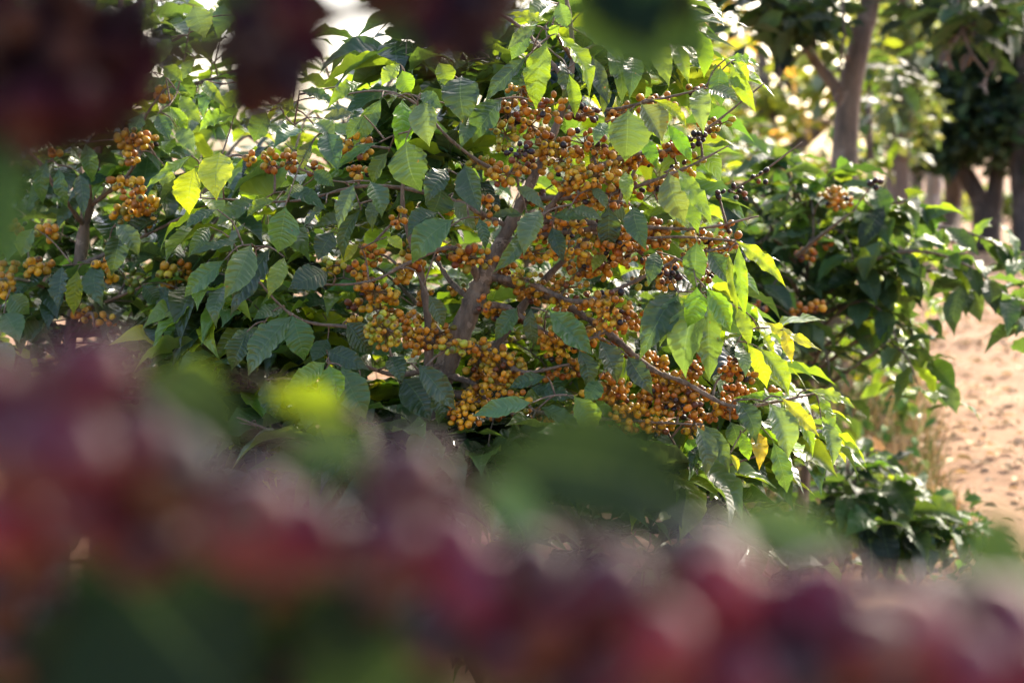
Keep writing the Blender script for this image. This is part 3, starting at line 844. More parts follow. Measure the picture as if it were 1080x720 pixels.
# ---------------- the shrub at the left edge
DL = 2.42
bl = P(60, 900, DL + 0.15)
left = Plant("coffee_shrub", "shaded coffee shrub at the left edge with small bunches of yellow cherries", "coffee shrub", (bl[0], bl[1], 0), "coffee shrubs along the dirt path")
left.trunk([(bl[0], bl[1], 0)] + [P(*q) for q in ((62, 500, 2.6), (75, 350, 2.58), (95, 200, 2.56), (120, 60, 2.55), (135, -60, 2.55))], [.024, .015, .012, .010, .006, .003], n=50, knots=.1)
for pts in [((85, 280, 2.57), (150, 250, 2.46), (220, 215, 2.44)), ((92, 220, 2.57), (138, 180, 2.46), (150, 130, 2.44), (172, 95, 2.44)), ((80, 330, 2.58), (120, 315, 2.46), (190, 285, 2.4)),
            ((80, 320, 2.58), (40, 300, 2.46), (0, 295, 2.42), (-60, 320, 2.4)), ((90, 240, 2.57), (60, 200, 2.46), (30, 160, 2.42), (-30, 140, 2.42)), ((78, 350, 2.58), (95, 330, 2.44), (100, 345, 2.42)),
            ((70, 430, 2.6), (140, 420, 2.46), (210, 430, 2.4)), ((66, 460, 2.6), (10, 420, 2.46), (-50, 430, 2.45)), ((115, 80, 2.55), (170, 50, 2.5), (230, 20, 2.5)), ((120, 60, 2.55), (70, 20, 2.5), (20, 0, 2.5)),
            ((128, 20, 2.55), (170, -10, 2.5), (250, -20, 2.5)), ((60, 520, 2.6), (160, 520, 2.5), (230, 540, 2.5)), ((85, 270, 2.58), (110, 240, 2.8), (150, 200, 3.0)), ((120, 100, 2.55), (200, 90, 2.6), (290, 60, 2.6), (340, 30, 2.6))]:
    left.branch([P(*q) for q in pts], [.005, .003, .0014])
hero(left, [
    (90, 150, 97, 190, 18, "G"), (62, 176, 70, 218, 16, "D"), (84, 182, 88, 226, 16, "D"), (50, 168, 46, 214, 16, "D"), (104, 276, 108, 322, 24, "G"), (66, 280, 60, 322, 22, "D"),
    (82, 284, 78, 330, 18, "B"), (122, 236, 146, 268, 22, "P"), (128, 244, 118, 288, 24, "D"), (186, 308, 154, 318, 20, "G"), (192, 314, 162, 340, 22, "D"), (176, 330, 190, 356, 20, "D"),
    (10, 310, 30, 330, 26, "G"), (4, 330, 20, 360, 28, "G"), (-4, 360, 12, 392, 26, "P"), (36, 240, 22, 270, 20, "P"), (190, 100, 212, 130, 18, "B"), (178, 112, 196, 140, 14, "B"),
    (166, 120, 178, 146, 18, "D"), (186, 134, 204, 160, 18, "P"), (204, 6, 216, 38, 28, "P"), (236, 4, 230, 38, 22, "P"), (172, 70, 192, 84, 18, "B"), (160, 76, 150, 100, 18, "D"),
    (250, 16, 270, 40, 20, "B"), (180, 40, 168, 66, 20, "G"), (206, 62, 190, 84, 18, "G"), (150, 120, 140, 144, 20, "D"), (174, 175, 186, 205, 18, "B"), (150, 300, 166, 320, 18, "D"),
    (226, 320, 232, 352, 24, "D"), (200, 340, 212, 380, 26, "D"), (150, 345, 160, 380, 26, "D"),
], DL)
fill(left, [(60, 200, 90, 110, 34, 2.5, 2.95, "DDDG"), (80, 330, 110, 80, 28, 2.48, 2.9, "DDDG"), (190, 110, 60, 70, 12, 2.5, 2.9, "DGBB"), (160, 420, 110, 80, 26, 2.45, 2.8, "DDDG"),
            (100, 20, 100, 60, 22, 2.5, 2.9, "DDG"), (270, 20, 50, 30, 6, 2.5, 2.9, "DGB"), (90, 620, 200, 130, 30, 2.5, 2.9, "DDG"), (205, 240, 40, 60, 12, 2.5, 2.8, "DDB")], T_MID, 0.12)
add_clusters(left, [
    (172, 100, 9, 8, 6, "Y"), (140, 146, 15, 9, 18, "Y"), (156, 148, 10, 8, 10, "O"), (136, 165, 8, 11, 7, "Y"), (128, 195, 12, 7, 6, "Y"), (144, 196, 8, 8, 6, "Y"), (140, 210, 10, 7, 6, "Y"), (152, 214, 13, 8, 11, "Y"),
    (131, 226, 12, 8, 11, "Y"), (150, 232, 10, 7, 7, "Y"), (108, 276, 9, 8, 5, "Y"), (113, 292, 10, 9, 7, "Y"), (137, 290, 6, 8, 4, "N"), (5, 300, 10, 10, 9, "Y"), (10, 282, 10, 7, 7, "Y"), (32, 280, 9, 9, 7, "Y"),
    (48, 246, 12, 8, 8, "O"), (178, 290, 12, 10, 11, "G"), (192, 288, 8, 10, 8, "O"), (90, 332, 12, 6, 7, "Y"), (112, 340, 11, 7, 7, "Y"), (57, 161, 6, 5, 3, "O"), (20, 240, 9, 8, 6, "O"), (46, 278, 8, 8, 5, "O"), (136, 300, 6, 6, 4, "N"),
], DL, n_single=30, r=0.0070)
left.finish()

# ---------------- generic shrubs further back


def bush(label, loc, h, rad, nb, step, size, pal, T, group="coffee shrubs along the dirt path", name="coffee_shrub", lowest=0.18, extra=(), tilt=0.0, cat="coffee shrub"):
    b = Plant(name, label, cat, loc, group)
    x, y, z = loc
    b.trunk([(x, y, z), (x + RNG.normal(0, .05), y + RNG.normal(0, .05), z + h * 0.5), (x + RNG.normal(0, .08), y, z + h)], [0.012 * h + .008, .010 * h, .004], n=24, sides=8)
    for i in range(nb):
        t = lowest + (1 - lowest) * (i + 0.5) / nb
        o = b.trunk_pts[int(t * (len(b.trunk_pts) - 1))]
        az = i * 2.4 + RNG.normal(0, 0.3)
        L = rad * (0.35 + 0.75 * math.sin(math.pi * (0.12 + 0.8 * (1 - t)))) * RNG.uniform(0.75, 1.2)
        e = np.array([math.cos(az), math.sin(az), 0])
        up = 0.35 * L * (0.4 + t)
        p = b.branch([o, o + e * L * 0.5 + np.array([0, 0, up]), o + e * L * 0.85 + np.array([0, 0, up * 0.8]), o + e * L + np.array([0, 0, up * 0.3 - 0.05 * L])], [.005, .003, .0015], sides=5)
        b.rows(p, 0.25, step, size, pal, T)
        b.tip(p[-1], 4, pal, T, size * 0.9)
    for pts in extra:
        p = b.branch(pts, [.008, .005, .002], sides=6)
        b.rows(p, 0.15, step * 0.8, size, pal, T, droop=0.9)
        b.tip(p[-1], 5, pal, T, size)
        for q in p[9::6]:
            b.tip(q + RNG.normal(0, 0.03, 3), 3, pal, T, size, droop=1.0)
    return b


# right shrub, whose long branches droop over the path
rb = P(835, 380, 3.7)
right = bush("coffee shrub at right whose long leafy branches droop over the sunlit dirt path", (rb[0], rb[1], 0), 1.12, 0.28, 34, 0.055, 0.115, "DDDGGPB", T_MID, lowest=0.58,
             extra=[[P(*q) for q in pts] for pts in (
                 ((850, 330, 3.7), (900, 285, 3.5), (960, 265, 3.45), (1020, 280, 3.4), (1085, 330, 3.35)), ((850, 340, 3.7), (910, 312, 3.6), (970, 285, 3.55), (1040, 305, 3.5), (1080, 335, 3.5)),
                 ((850, 300, 3.7), (890, 240, 3.6), (940, 215, 3.5), (960, 212, 3.5)), ((845, 280, 3.7), (850, 210, 3.6), (880, 180, 3.5)), 
                 ((850, 320, 3.7), (930, 255, 3.7), (1000, 240, 3.7), (1080, 270, 3.7)), ((850, 300, 3.7), (800, 220, 3.6), (770, 190, 3.6)), ((850, 360, 3.7), (820, 320, 3.5), (800, 300, 3.4)),
                 ((850, 420, 3.7), (810, 400, 3.5), (780, 420, 3.4)), ((850, 260, 3.7), (830, 180, 3.6), (800, 165, 3.6)))])
right.branch([P(840, 270, 3.3), P(870, 245, 3.2), P(902, 221, 3.15)], [.005, .004, .002])
right.branch([P(850, 420, 3.6), P(890, 395, 3.4), P(940, 358, 3.3)], [.004, .003, .001])
add_clusters(right, [(878, 205, 12, 6, 12, "O", 0), (886, 214, 13, 6, 14, "O", 0), (850, 268, 10, 7, 8, "R", .05), (846, 330, 12, 8, 10, "R", 0), (860, 322, 9, 5, 7, "O", 0), (922, 193, 6, 5, 6, "K", -.2), (800, 325, 10, 6, 8, "R", 0), (868, 260, 8, 8, 6, "R", .1)], 3.3, n_single=20, r=0.0075)
right.finish(M_YOUNG)

for label, (px, d), h, rad, nb, pal in [
    ("tall coffee shrub behind the main one, glimpsed through its left side", (380, 3.6), 1.35, 0.62, 30, "DDGB"),
    ("coffee shrub behind the trunk of the laden main shrub, glimpsed between its berries", (560, 3.7), 1.3, 0.62, 30, "DGBB"),
    ("leafy coffee shrub set back between the left edge shrub and the main one", (215, 3.1), 1.2, 0.5, 30, "DDGB"),
    ("coffee shrub behind the shaded shrub at the left edge", (90, 3.9), 1.55, 0.7, 30, "DDG"),
    ("sunlit coffee shrub between the main shrub and the drooping right one", (735, 4.6), 1.12, 0.6, 28, "GBBY"),
    ("backlit coffee shrub under the forked tree beyond the right shrub", (845, 6.2), 0.98, 0.5, 28, "GBBY"),
]:
    q = P(px, 300, d)
    bush(label, (q[0], q[1], 0), h, rad, nb, 0.06, 0.12, pal, T_LO).finish()

# two seedlings by the path: domes of drooping ribbed leaves
for label, px, d, h, rad, nb, nt, sz in [
    ("young coffee plant with dark drooping ribbed leaves among the weeds beside the path", 905, 3.85, 0.42, 0.15, 9, 30, 0.15),
    ("smallest young coffee plant, at the very edge of the dirt path", 1010, 3.85, 0.27, 0.075, 6, 14, 0.10),
]:
    q = P(px, 400, d)
    s = bush(label, (q[0], q[1], 0), h, rad, nb, 0.05, sz * .8, "EDDG", T_MID, "young coffee plants beside the path", "young_coffee_plant", lowest=0.3, cat="young plant")
    for i in range(nt):
        v_ = unit(RNG.normal(0, 1, 3))
        v_[1] = -abs(v_[1]) if i % 3 else v_[1]
        z_ = h * (0.5 + 0.5 * abs(v_[2]))
        o = np.array([q[0] + v_[0] * rad, q[1] + v_[1] * rad, z_])
        s.attach(o)
        s.tip(o, 3, "EDDG", T_HI, sz, toward=(v_[0], v_[1], 0), droop=1.1)
    s.finish(M_YOUNG)

# ---------------- foreground shrubs, out of focus
WINE = [((0.150, 0.012, 0.042), 5), ((0.095, 0.008, 0.026), 3.5), ((0.22, 0.020, 0.036), 1.3), ((0.28, 0.045, 0.03), 0.5)]
CC["Z"] = [((0.014, 0.006, 0.013), 5), ((0.036, 0.006, 0.016), 3)]  # wine fruit coloured near-black, the shade of backlighting put into the tint
CC["W"] = WINE
CC["X"] = [((0.026, 0.010, 0.014), 5), ((0.055, 0.010, 0.02), 3)]  # dark wine tint with shade painted in, mixed among the lower fruit


def ripe(plant, rows, pal, r=0.0078):
    for (x, y, d, *rest) in rows:
        if pal == "Z":
            d *= 0.83
        if pal == "W":
            d *= 1.3 if (rest and x < 420 and y > 550) else 1.10
        c = P(x, y + (22 + max(0, x) / 110 if pal == "W" else 0), d)
        k = rest[0] if rest else pal
        col = cc(k)
        mb = MB()
        ax = unit(np.array([RNG.normal(0, .5), -0.6, RNG.normal(0, .5)]))
        cherries(mb, S_HI, [c], [ax], [r * (1.11 if pal == "W" else 0.85) * RNG.uniform(0.93, 1.08)], [col], scar=(0.10, 0.05, 0.03))
        ch = mb.build("cherry", M_CHERRY_SHADED if pal == "Z" else M_RIPE, plant.root)
        m2 = MB()
        t = np.linspace(0, 6.283, 13)[:-1]
        xx = unit(np.cross(ax, [0.3, 0.2, 0.9]))
        yy = np.cross(ax, xx)
        ring = [c + ax * r * (1.03 if pal == "W" else 0.79) + (xx * math.cos(a) + yy * math.sin(a)) * 0.0016 for a in np.append(t, t[0])]
        tube(m2, ring, [0.0004, 0.0004], 5, (0.08, 0.04, 0.02))
        m2.build("calyx", M_TWIG, ch)
        plant.attach(c, 0.0014, 0.0011, sag=0.0)


fb = np.array([0.55, 0.34, 0.0])
low = Plant("coffee_shrub", "out-of-focus coffee shrub before the lens with large dark red cherries along the bottom", "coffee shrub", fb, "out-of-focus coffee shrubs in the foreground")
low.trunk([fb, (0.50, 0.36, 0.5), (0.46, 0.36, 0.95), (0.44, 0.38, 1.10)], [.016, .014, .011, .006], n=30)
low.branch([(0.47, 0.36, 0.92), P(1300, 800, 0.36), P(1050, 730, 0.32), P(800, 700, 0.31), P(600, 690, 0.305), P(420, 610, 0.305), P(250, 600, 0.305), P(60, 520, 0.30), P(-120, 460, 0.30)], [.005, .0035, .003, .0022, .0015], n=70)
low.branch([(0.47, 0.36, 0.88), P(1200, 900, 0.36), P(900, 800, 0.33), P(500, 780, 0.33), P(100, 720, 0.33)], [.004, .003, .002], n=40)
low.branch([(0.46, 0.37, 0.95), P(1100, 660, 0.45), P(800, 620, 0.47), P(500, 520, 0.48), P(330, 470, 0.47), P(180, 450, 0.47)], [.004, .0025, .0015], n=50)
ripe(low, [
    (92, 372, .235), (40, 402, .25), (18, 448, .235), (138, 448, .24), (96, 520, .25), (12, 530, .26), (60, 455, .225), (-30, 390, .24), (40, 560, .24, "X"), (150, 540, .26, "X"), (-10, 600, .25, "X"),
    (262, 528, .235), (315, 536, .245, "W"), (290, 585, .25, "X"), (360, 560, .25, "X"), (428, 486, .24), (408, 545, .235), (470, 556, .25), (395, 600, .25, "X"), (500, 596, .25),
    (640, 594, .235), (590, 630, .24), (560, 580, .25, "X"), (700, 648, .225), (668, 690, .23), (775, 690, .235), (610, 706, .24, "X"), (756, 598, .245), (810, 620, .25), (742, 560, .26, "X"),
    (862, 608, .245), (902, 650, .24), (960, 640, .25), (1010, 676, .25), (840, 680, .24, "X"), (930, 700, .25, "X"), (1060, 630, .26), (1090, 690, .25), (540, 660, .25, "X"), (470, 640, .25, "X"), (720, 720, .24),
    (60, 625, .27, "X"), (112, 605, .27, "X"), (150, 640, .27, "X"), (205, 640, .27, "X"), (245, 665, .27, "X"), (20, 660, .26, "X"), (90, 690, .27, "X"), (300, 680, .26, "X"), (380, 680, .27, "X"), (200, 560, .27, "X"), (230, 600, .28, "X"),
    (330, 640, .26, "X"), (1000, 610, .26, "X"), (180, 480, .25, "X"),
], "W")
for (bx, by, tx, ty, d0, d1, w, k, tn) in [
    (150, 400, 262, 470, .47, .44, 0.026, "E", 0), (376, 448, 276, 412, .52, .51, 0.015, "Y", .0), (240, 400, 160, 412, .5, .5, .016, "B", .1), (500, 490, 745, 545, .36, .38, .028, "E", .0),
    (760, 545, 900, 575, .30, .30, .013, "P", .3), (300, 470, 392, 500, .32, .31, .016, "P", .5), (500, 520, 580, 560, .33, .34, .013, "P", .4), (250, 690, 60, 600, .33, .335, .030, "E", .1), (330, 740, 250, 600, .33, .335, .030, "E", .1), (60, 760, 120, 610, .33, .335, .026, "E", .1), (110, 590, 260, 760, .25, .24, .045, "E", 0), 
    (470, 660, 330, 780, .25, .25, .04, "E", 0), (1010, 600, 1110, 610, .33, .33, .03, "G", .2), (60, 600, -60, 740, .28, .27, .04, "E", 0), (880, 640, 1000, 800, .3, .28, .045, "E", 0),
    (820, 620, 700, 800, .29, .28, .045, "E", 0), (620, 640, 540, 800, .3, .29, .045, "E", 0), (300, 600, 180, 740, .3, .3, .045, "E", 0), (1060, 680, 960, 800, .3, .3, .045, "E", 0),
]:
    if d0 < .32:
        d0, d1, w = d0 * 1.28, d1 * 1.28, w * 1.2
    b, t = P(bx, by, d0), P(tx, ty, d1)
    low.leaf(b, t - b, np.array([tn, -0.9, 0.35 if k == "E" else 0.8]), w, lc(k, 0.05), T_HI, bow=.06, wave=.015)
    low.attach(b)
pass
low.twig = M_SHOOT
low.finish(M_LEAF_SHADED)

ub = np.array([-0.62, 0.62, 0.0])
upper = Plant("coffee_shrub", "out-of-focus coffee shrub whose dark branch of cherries tinted near-black for shade crosses the top left corner", "coffee shrub", ub, "out-of-focus coffee shrubs in the foreground")
upper.trunk([ub, (-0.55, 0.6, 0.6), (-0.46, 0.56, 1.15), (-0.36, 0.52, 1.42), (-0.3, 0.5, 1.6)], [.018, .015, .012, .008, .004], n=40)
upper.branch([(-0.46, 0.56, 1.15), P(-200, 220, .44), P(-40, 110, .39), P(100, 60, .37), P(240, 48, .37), P(380, 12, .37), P(560, -26, .38), P(700, -40, .42), P(800, -60, .45)], [.006, .0045, .004, .003, .0015], n=60)
upper.branch([(-0.42, 0.55, 1.25), P(-150, 60, .42), P(0, 10, .365), P(120, 10, .36), P(200, -20, .36)], [.005, .004, .002], n=30)
upper.branch([P(620, -38, .455), P(680, 0, .48), P(700, 20, .5)], [.002, .0015], n=10)
ripe(upper, [
    (30, 20, .42), (80, 10, .43), (20, 70, .43), (70, 60, .42), (120, 50, .43), (40, 110, .42), (90, 105, .42), (135, 95, .44), (60, 140, .44), (100, 20, .44), (-10, 40, .42), (30, 150, .43), (85, 140, .45), (115, 130, .45), (145, 60, .44), (50, 30, .43), (20, 120, .44), (110, 75, .45), (60, 100, .45), (0, 0, .43), (0, 120, .42), (-20, 90, .43), (140, 20, .43), (60, -20, .42),
    (262, 30, .43), (300, 20, .43), (325, 55, .44), (280, 62, .42), (258, 82, .44), (300, 88, .43), (262, 108, .45), (296, -14, .43), (330, 10, .44),
    (450, 10, .44), (490, 4, .44), (520, 14, .45), (462, 44, .44), (500, 46, .45), (440, -20, .44), (540, -16, .45), (480, -30, .44), (400, -20, .44),
], "Z")
for (bx, by, tx, ty, d0, d1, w, k, tn) in [
    (-4, 110, 14, 305, .36, .35, 0.015, "D", 0), (-20, 100, -30, 300, .38, .36, 0.03, "D", 0), (628, -30, 700, 84, .46, .44, 0.032, "G", 0), (680, -10, 752, 70, .47, .46, 0.026, "D", .3), (650, -40, 690, 50, .46, .44, 0.03, "E", 0),
    (420, -30, 480, 60, .47, .46, .035, "E", 0), (300, -30, 250, 60, .47, .46, .03, "E", 0),
    (720, -40, 660, 50, .46, .45, .034, "E", 0),
]:
    b, t = P(bx, by, d0), P(tx, ty, d1)
    upper.leaf(b, t - b, np.array([tn, -1.0, 0.05]), w, lc(k, 0.05), T_HI, bow=.06, wave=.015)
    upper.attach(b)
for pts in [((-0.40, 0.54, 1.34), (-0.15, 0.56, 1.44), (0.15, 0.58, 1.47), (0.45, 0.60, 1.44), (0.7, 0.6, 1.40)), ((-0.36, 0.52, 1.42), (-0.15, 0.44, 1.50), (0.1, 0.42, 1.52), (0.4, 0.44, 1.50)), ((-0.34, 0.51, 1.48), (-0.1, 0.62, 1.56), (0.25, 0.68, 1.58), (0.6, 0.7, 1.55)), ((-0.42, 0.54, 1.28), (-0.46, 0.3, 1.42), (-0.42, 0.0, 1.5), (-0.35, -0.3, 1.5)), ((-0.36, 0.52, 1.42), (-0.25, 0.25, 1.52), (-0.15, 0.0, 1.54), (-0.05, -0.25, 1.5)), ((-0.47, 0.56, 1.10), (-0.52, 0.35, 1.2), (-0.5, 0.1, 1.24), (-0.46, -0.1, 1.2))]:  # unseen branches added above and behind the camera to shade the foreground
    p_ = upper.branch(pts, [.006, .004, .002], n=40)
    upper.rows(p_, 0.05, 0.045, 0.125, "EED", T_MID, droop=0.12)
    upper.rows(p_, 0.07, 0.06, 0.11, "EED", T_MID, droop=0.05)
for _ in range(60):  # more unseen leaf tips, added to thicken the canopy against the sun
    o_ = np.array([RNG.uniform(-0.12, 0.55), RNG.uniform(0.44, 0.9), RNG.uniform(1.47, 1.75)])
    upper.attach(o_)
    upper.tip(o_, 5, "EED", T_MID, 0.13, droop=0.25)
upper.twig = M_SHOOT
upper.finish(M_LEAF_SHADED)

# ------------------------------------------------------------------ trees


def tree_crown(mb, T, blobs, size, pal, wr=0.42, droop=0.7):
    """leaf clumps: (centre, radii, number of leaves); gaps stay between clumps"""
    for c, r, n in blobs:
        k = max(1, n // 7)
        cen = unit(RNG.normal(0, 1, (k, 3))) * (RNG.uniform(0.1, 1, (k, 1)) ** 0.45) * np.asarray(r) + np.asarray(c)
        m = 7
        cen = np.repeat(cen, m, 0)
        dirs = RNG.normal(0, 1, (k * m, 3))
        dirs[:, 2] = -np.abs(dirs[:, 2]) * droop + 0.15
        dirs = unit(dirs)
        ln = size * RNG.uniform(0.6, 1.25, (k * m, 1))
        b = cen + RNG.normal(0, size * 0.22, (k * m, 3))
        shade = np.repeat(RNG.uniform(0.7, 1.3, (k, 1)), m, 0)
        col = np.array([lc(pal[RNG.integers(len(pal))]) for _ in range(k * m)]) * shade
        nn = np.array([0, 0, 1.0]) + RNG.normal(0, 0.45, (k * m, 3))
        leaves(mb, T, b, dirs * ln, nn, ln[:, 0] * wr, col, bow=0.06, fold=0.1, wave=0.02)


LC["S"] = (0.115, 0.150, 0.085)
LC["T"] = (0.17, 0.21, 0.03)
LC["H"] = (0.30, 0.20, 0.09)


def tree(label, base, limbs, blobs, size, pal, T=T_LO, bark=M_TREEBARK, name="tree", group=None, hang=(), cat="tree"):
    r = thing(name, label, cat, base, group)
    mb = MB()
    for pts, rad in limbs:
        tube(mb, smooth_path(pts, 24), rad, 10, knots=0.05)
    mb.build("trunk", bark, r)
    cb = MB()
    tree_crown(cb, T, blobs, size, pal)
    cb.build("crown", M_FAR, r)
    for pts, rad in hang:
        m = MB()
        tube(m, smooth_path(pts, 16), rad, 5)
        # withered leaves still clinging to the twig
        e = np.asarray(pts[-1])
        for q in (pts[-1], pts[-2]):
            q = np.asarray(q)
            leaves(m, T_MID, [q] * 2, unit(RNG.normal(0, 1, (2, 3)) - np.array([0, 0, 1.4])) * 0.09, RNG.normal(0, 1, (2, 3)), 0.03, [(0.26, 0.15, 0.07)] * 2, wave=.12, fold=.6)
        m.build("dead_twig", M_TREEBARK, r)
    return r


# forked tree just behind the right shrub
DF = 6.6
fb_ = P(880, 420, DF)
q = lambda x, y, d=DF: P(x, y, d)
tree("forked tree with brown trunk and large dark leaves above the right shrub", (fb_[0], fb_[1], 0),
     [([(fb_[0] - .02, fb_[1], 0), q(886, 250), q(890, 180), q(894, 112), q(906, 50), q(918, 0), q(928, -90), q(935, -240)], [.085, .07, .062, .056, .05, .044, .034, .02]),
      ([q(893, 118), q(878, 88), q(858, 62), q(835, 20, 6.4), q(800, -40, 6.2), q(760, -110, 6.0)], [.035, .028, .024, .02, .012]),
      ([q(908, 40), q(880, 20), q(850, 10), q(800, -10, 6.2)], [.025, .016, .01]),
      ([q(914, 5), q(960, -20), q(1010, -30, 6.2), q(1060, -30, 6)], [.025, .018, .01]),
      ([q(925, -90), q(980, -160), q(1040, -200)], [.025, .018, .01]), ([q(925, -90), q(860, -180), q(800, -240)], [.025, .018, .01])],
     [(q(810, 8, 6.0), (.22, .4, .14), 100), (q(845, 30, 6.3), (.18, .4, .14), 80), (q(1045, 12, 5.8), (.2, .5, .11), 90), (q(985, 2, 5.9), (.16, .4, .07), 50), (q(770, -30, 6.0), (.22, .5, .10), 60),
      (q(930, -60), (.5, .6, .22), 240), (q(820, -90), (.5, .6, .25), 220), (q(1030, -80), (.5, .6, .25), 240), (q(930, -220), (1.0, .9, .45), 700), (q(945, 75, 7), (.1, .3, .25), 30)],
     0.17, "EEEDD", T_MID,
     hang=[([q(850, 10, 6.2), q(846, 30, 6.1), q(858, 45, 6.1), q(830, 68, 6.1), q(822, 84, 6.1)], [.010, .008, .005]), ([q(888, 0, 6.1), q(890, 40, 6.05), q(886, 62, 6.05), q(888, 96, 6.05)], [.008, .007, .004]),
           ([q(1008, -10, 5.8), q(1014, 30, 5.7), q(1002, 52, 5.7)], [.008, .006, .004]), ([q(1014, 28, 5.7), q(1024, 55, 5.7), q(1042, 80, 5.7)], [.007, .006, .004]), ([q(1050, -10, 5.8), q(1034, 20, 5.7), q(1018, 28, 5.7)], [.008, .006, .004])])

# dark dense tree on the right
db = G(1036, 268)
dd = db[1] / CP
q = lambda x, y, d=dd: P(x, y, d)
tree("dense dark green tree with two leaning trunks at the right", db,
     [([db, q(1038, 225), q(1022, 190), q(1000, 150), q(990, 60)], [.17, .14, .11, .08, .05]), ([db + np.array([.08, 0, 0]), q(1046, 225), q(1052, 180), q(1060, 120), q(1065, 20)], [.15, .13, .10, .08, .05])],
     [(q(985, 140), (.55, .9, .5), 900), (q(1010, 60), (.8, 1, .5), 800), (q(1020, 140), (.80, 1.0, .48), 1500), (q(1060, 110), (.9, 1.0, .7), 1500), (q(1000, 100), (.55, .9, .45), 800), (q(1075, 40), (1.0, 1.2, .6), 1100), (q(1100, 140), (.7, 1, .5), 700), (q(1020, 40), (.6, .9, .4), 350)],
     0.20, "EEED", bark=M_DARKBARK)
db2 = G(1078, 272)
tree("tree with a slim dark trunk at the right edge of the picture", db2, [([db2, P(1078, 220, db2[1] / CP), P(1074, 150, db2[1] / CP), P(1085, -20, db2[1] / CP)], [.13, .12, .10, .07])],
     [(P(1110, 130, db2[1] / CP), (.8, .9, .8), 700), (P(1130, 20, db2[1] / CP), (1.2, 1.2, .8), 700)], 0.2, "EED", bark=M_DARKBARK)
pb_ = G(982, 258)
dp = pb_[1] / CP
tree("slender tree with pale grey trunk left of the dark tree", pb_, [([pb_, P(983, 215, dp), P(985, 190, dp), P(988, 60, dp)], [.13, .12, .11, .07])], [(P(980, 60, dp), (.8, .8, .6), 260), (P(990, -20, dp), (1.2, 1.0, .8), 400)], 0.2, "SDG", bark=M_PALEBARK)
pb2 = G(1002, 262)
tree("slender tree with brown trunk between the pale one and the dark tree", pb2, [([pb2, P(1004, 225, dp - .5), P(1006, 190, dp - .5), P(1000, 60, dp - .5)], [.14, .13, .12, .07])], [(P(1010, 60, dp), (.7, .8, .6), 260)], 0.2, "DG")
# grey-green tree behind the forked one
sb = np.array([P(950, 200, 11)[0], P(950, 200, 11)[1], 0])
q = lambda x, y, d=11.0: P(x, y, d)
tree("grey-green olive-like tree with hanging sprays behind the forked trunk", sb, [([sb, q(948, 160), q(955, 60), q(950, -60)], [.1, .09, .07, .04])],
     [(q(945, 70), (.22, .4, .5), 620), (q(965, 120), (.16, .4, .4), 380), (q(940, 150), (.15, .3, .2), 120), (q(950, -10), (.5, .6, .5), 600)], 0.11, "SSSP")
# small broad-leaved bright sapling right of the forked trunk
vb = np.array([P(918, 200, 8.2)[0], P(918, 200, 8.2)[1], 0])
tree("bright green sapling with round sunlit leaves right of the forked trunk", vb, [([vb, P(918, 200, 8.2), P(916, 120, 8.2), P(920, 60, 8.2)], [.03, .025, .02, .01])],
     [(P(920, 90, 8.2), (.13, .2, .3), 60), (P(925, 165, 8.2), (.14, .2, .16), 46), (P(910, 140, 8.2), (.1, .2, .25), 40)], 0.14, "GBS", cat="sapling", name="sapling")

# sunlit scrub and far trees that close the view
for i, (px, d, top, wd, pal, n, sz, label) in enumerate([
    (770, 13, 100, .8, "THS", 230, .16, "pale sunlit bush beyond the gap left of the forked tree"),
    (805, 16, 118, 0.9, "TSH", 230, .2, "yellow-green bush low behind the backlit shrubs"),
    (850, 20, 150, 1.2, "TTB", 380, .22, "yellow-green bush lower left of the forked trunk, far off"),
    (925, 16, 170, .8, "TBY", 420, .2, "yellow sunlit bush between the forked trunk and the pale trunk"),
    (690, 12, 95, .8, "DGB", 600, .18, "green bush behind the upper right of the main shrub"),
    (470, 11, 120, 1.0, "DGB", 600, .18, "green bush far behind the main shrub's upper left leaves"),
    (210, 9, 135, .8, "BTB", 420, .16, "bright green bush behind the gap above the yellow leaf"),
    (30, 8, 20, .9, "DDG", 700, .16, "dark green bush behind the left edge shrubs"),
    (975, 24, 205, 1.6, "TYB", 500, .25, "sunlit yellowish scrub behind the pale slender trunk"),
    (1075, 26, 200, 1.8, "DTB", 600, .25, "scrub behind the dark trunks at the right"),
]):
    base = np.array([P(px, 200, d)[0], P(px, 200, d)[1], 0])
    zt = P(px, top, d)[2]
    c = base + np.array([0, 0, zt * 0.55])
    blobs = [(c + np.array([RNG.normal(0, wd * .45), RNG.normal(0, .3), RNG.normal(0, zt * .16)]), (wd * RNG.uniform(.35, .6), .5, zt * RNG.uniform(.25, .4)), n // 5) for _ in range(6)]
    tree(label, base, [([base, base + np.array([.05, 0, zt * .3]), c, c + np.array([.1, 0, zt * .3])], [.05, .04, .02, .01]), ([base + np.array([0, 0, zt * .15]), c + np.array([-wd * .4, 0, 0])], [.03, .01]), ([base + np.array([0, 0, zt * .15]), c + np.array([wd * .4, 0, .1])], [.03, .01])],
         blobs, sz, pal, name="bush", cat="bush", group="bushes in the background")

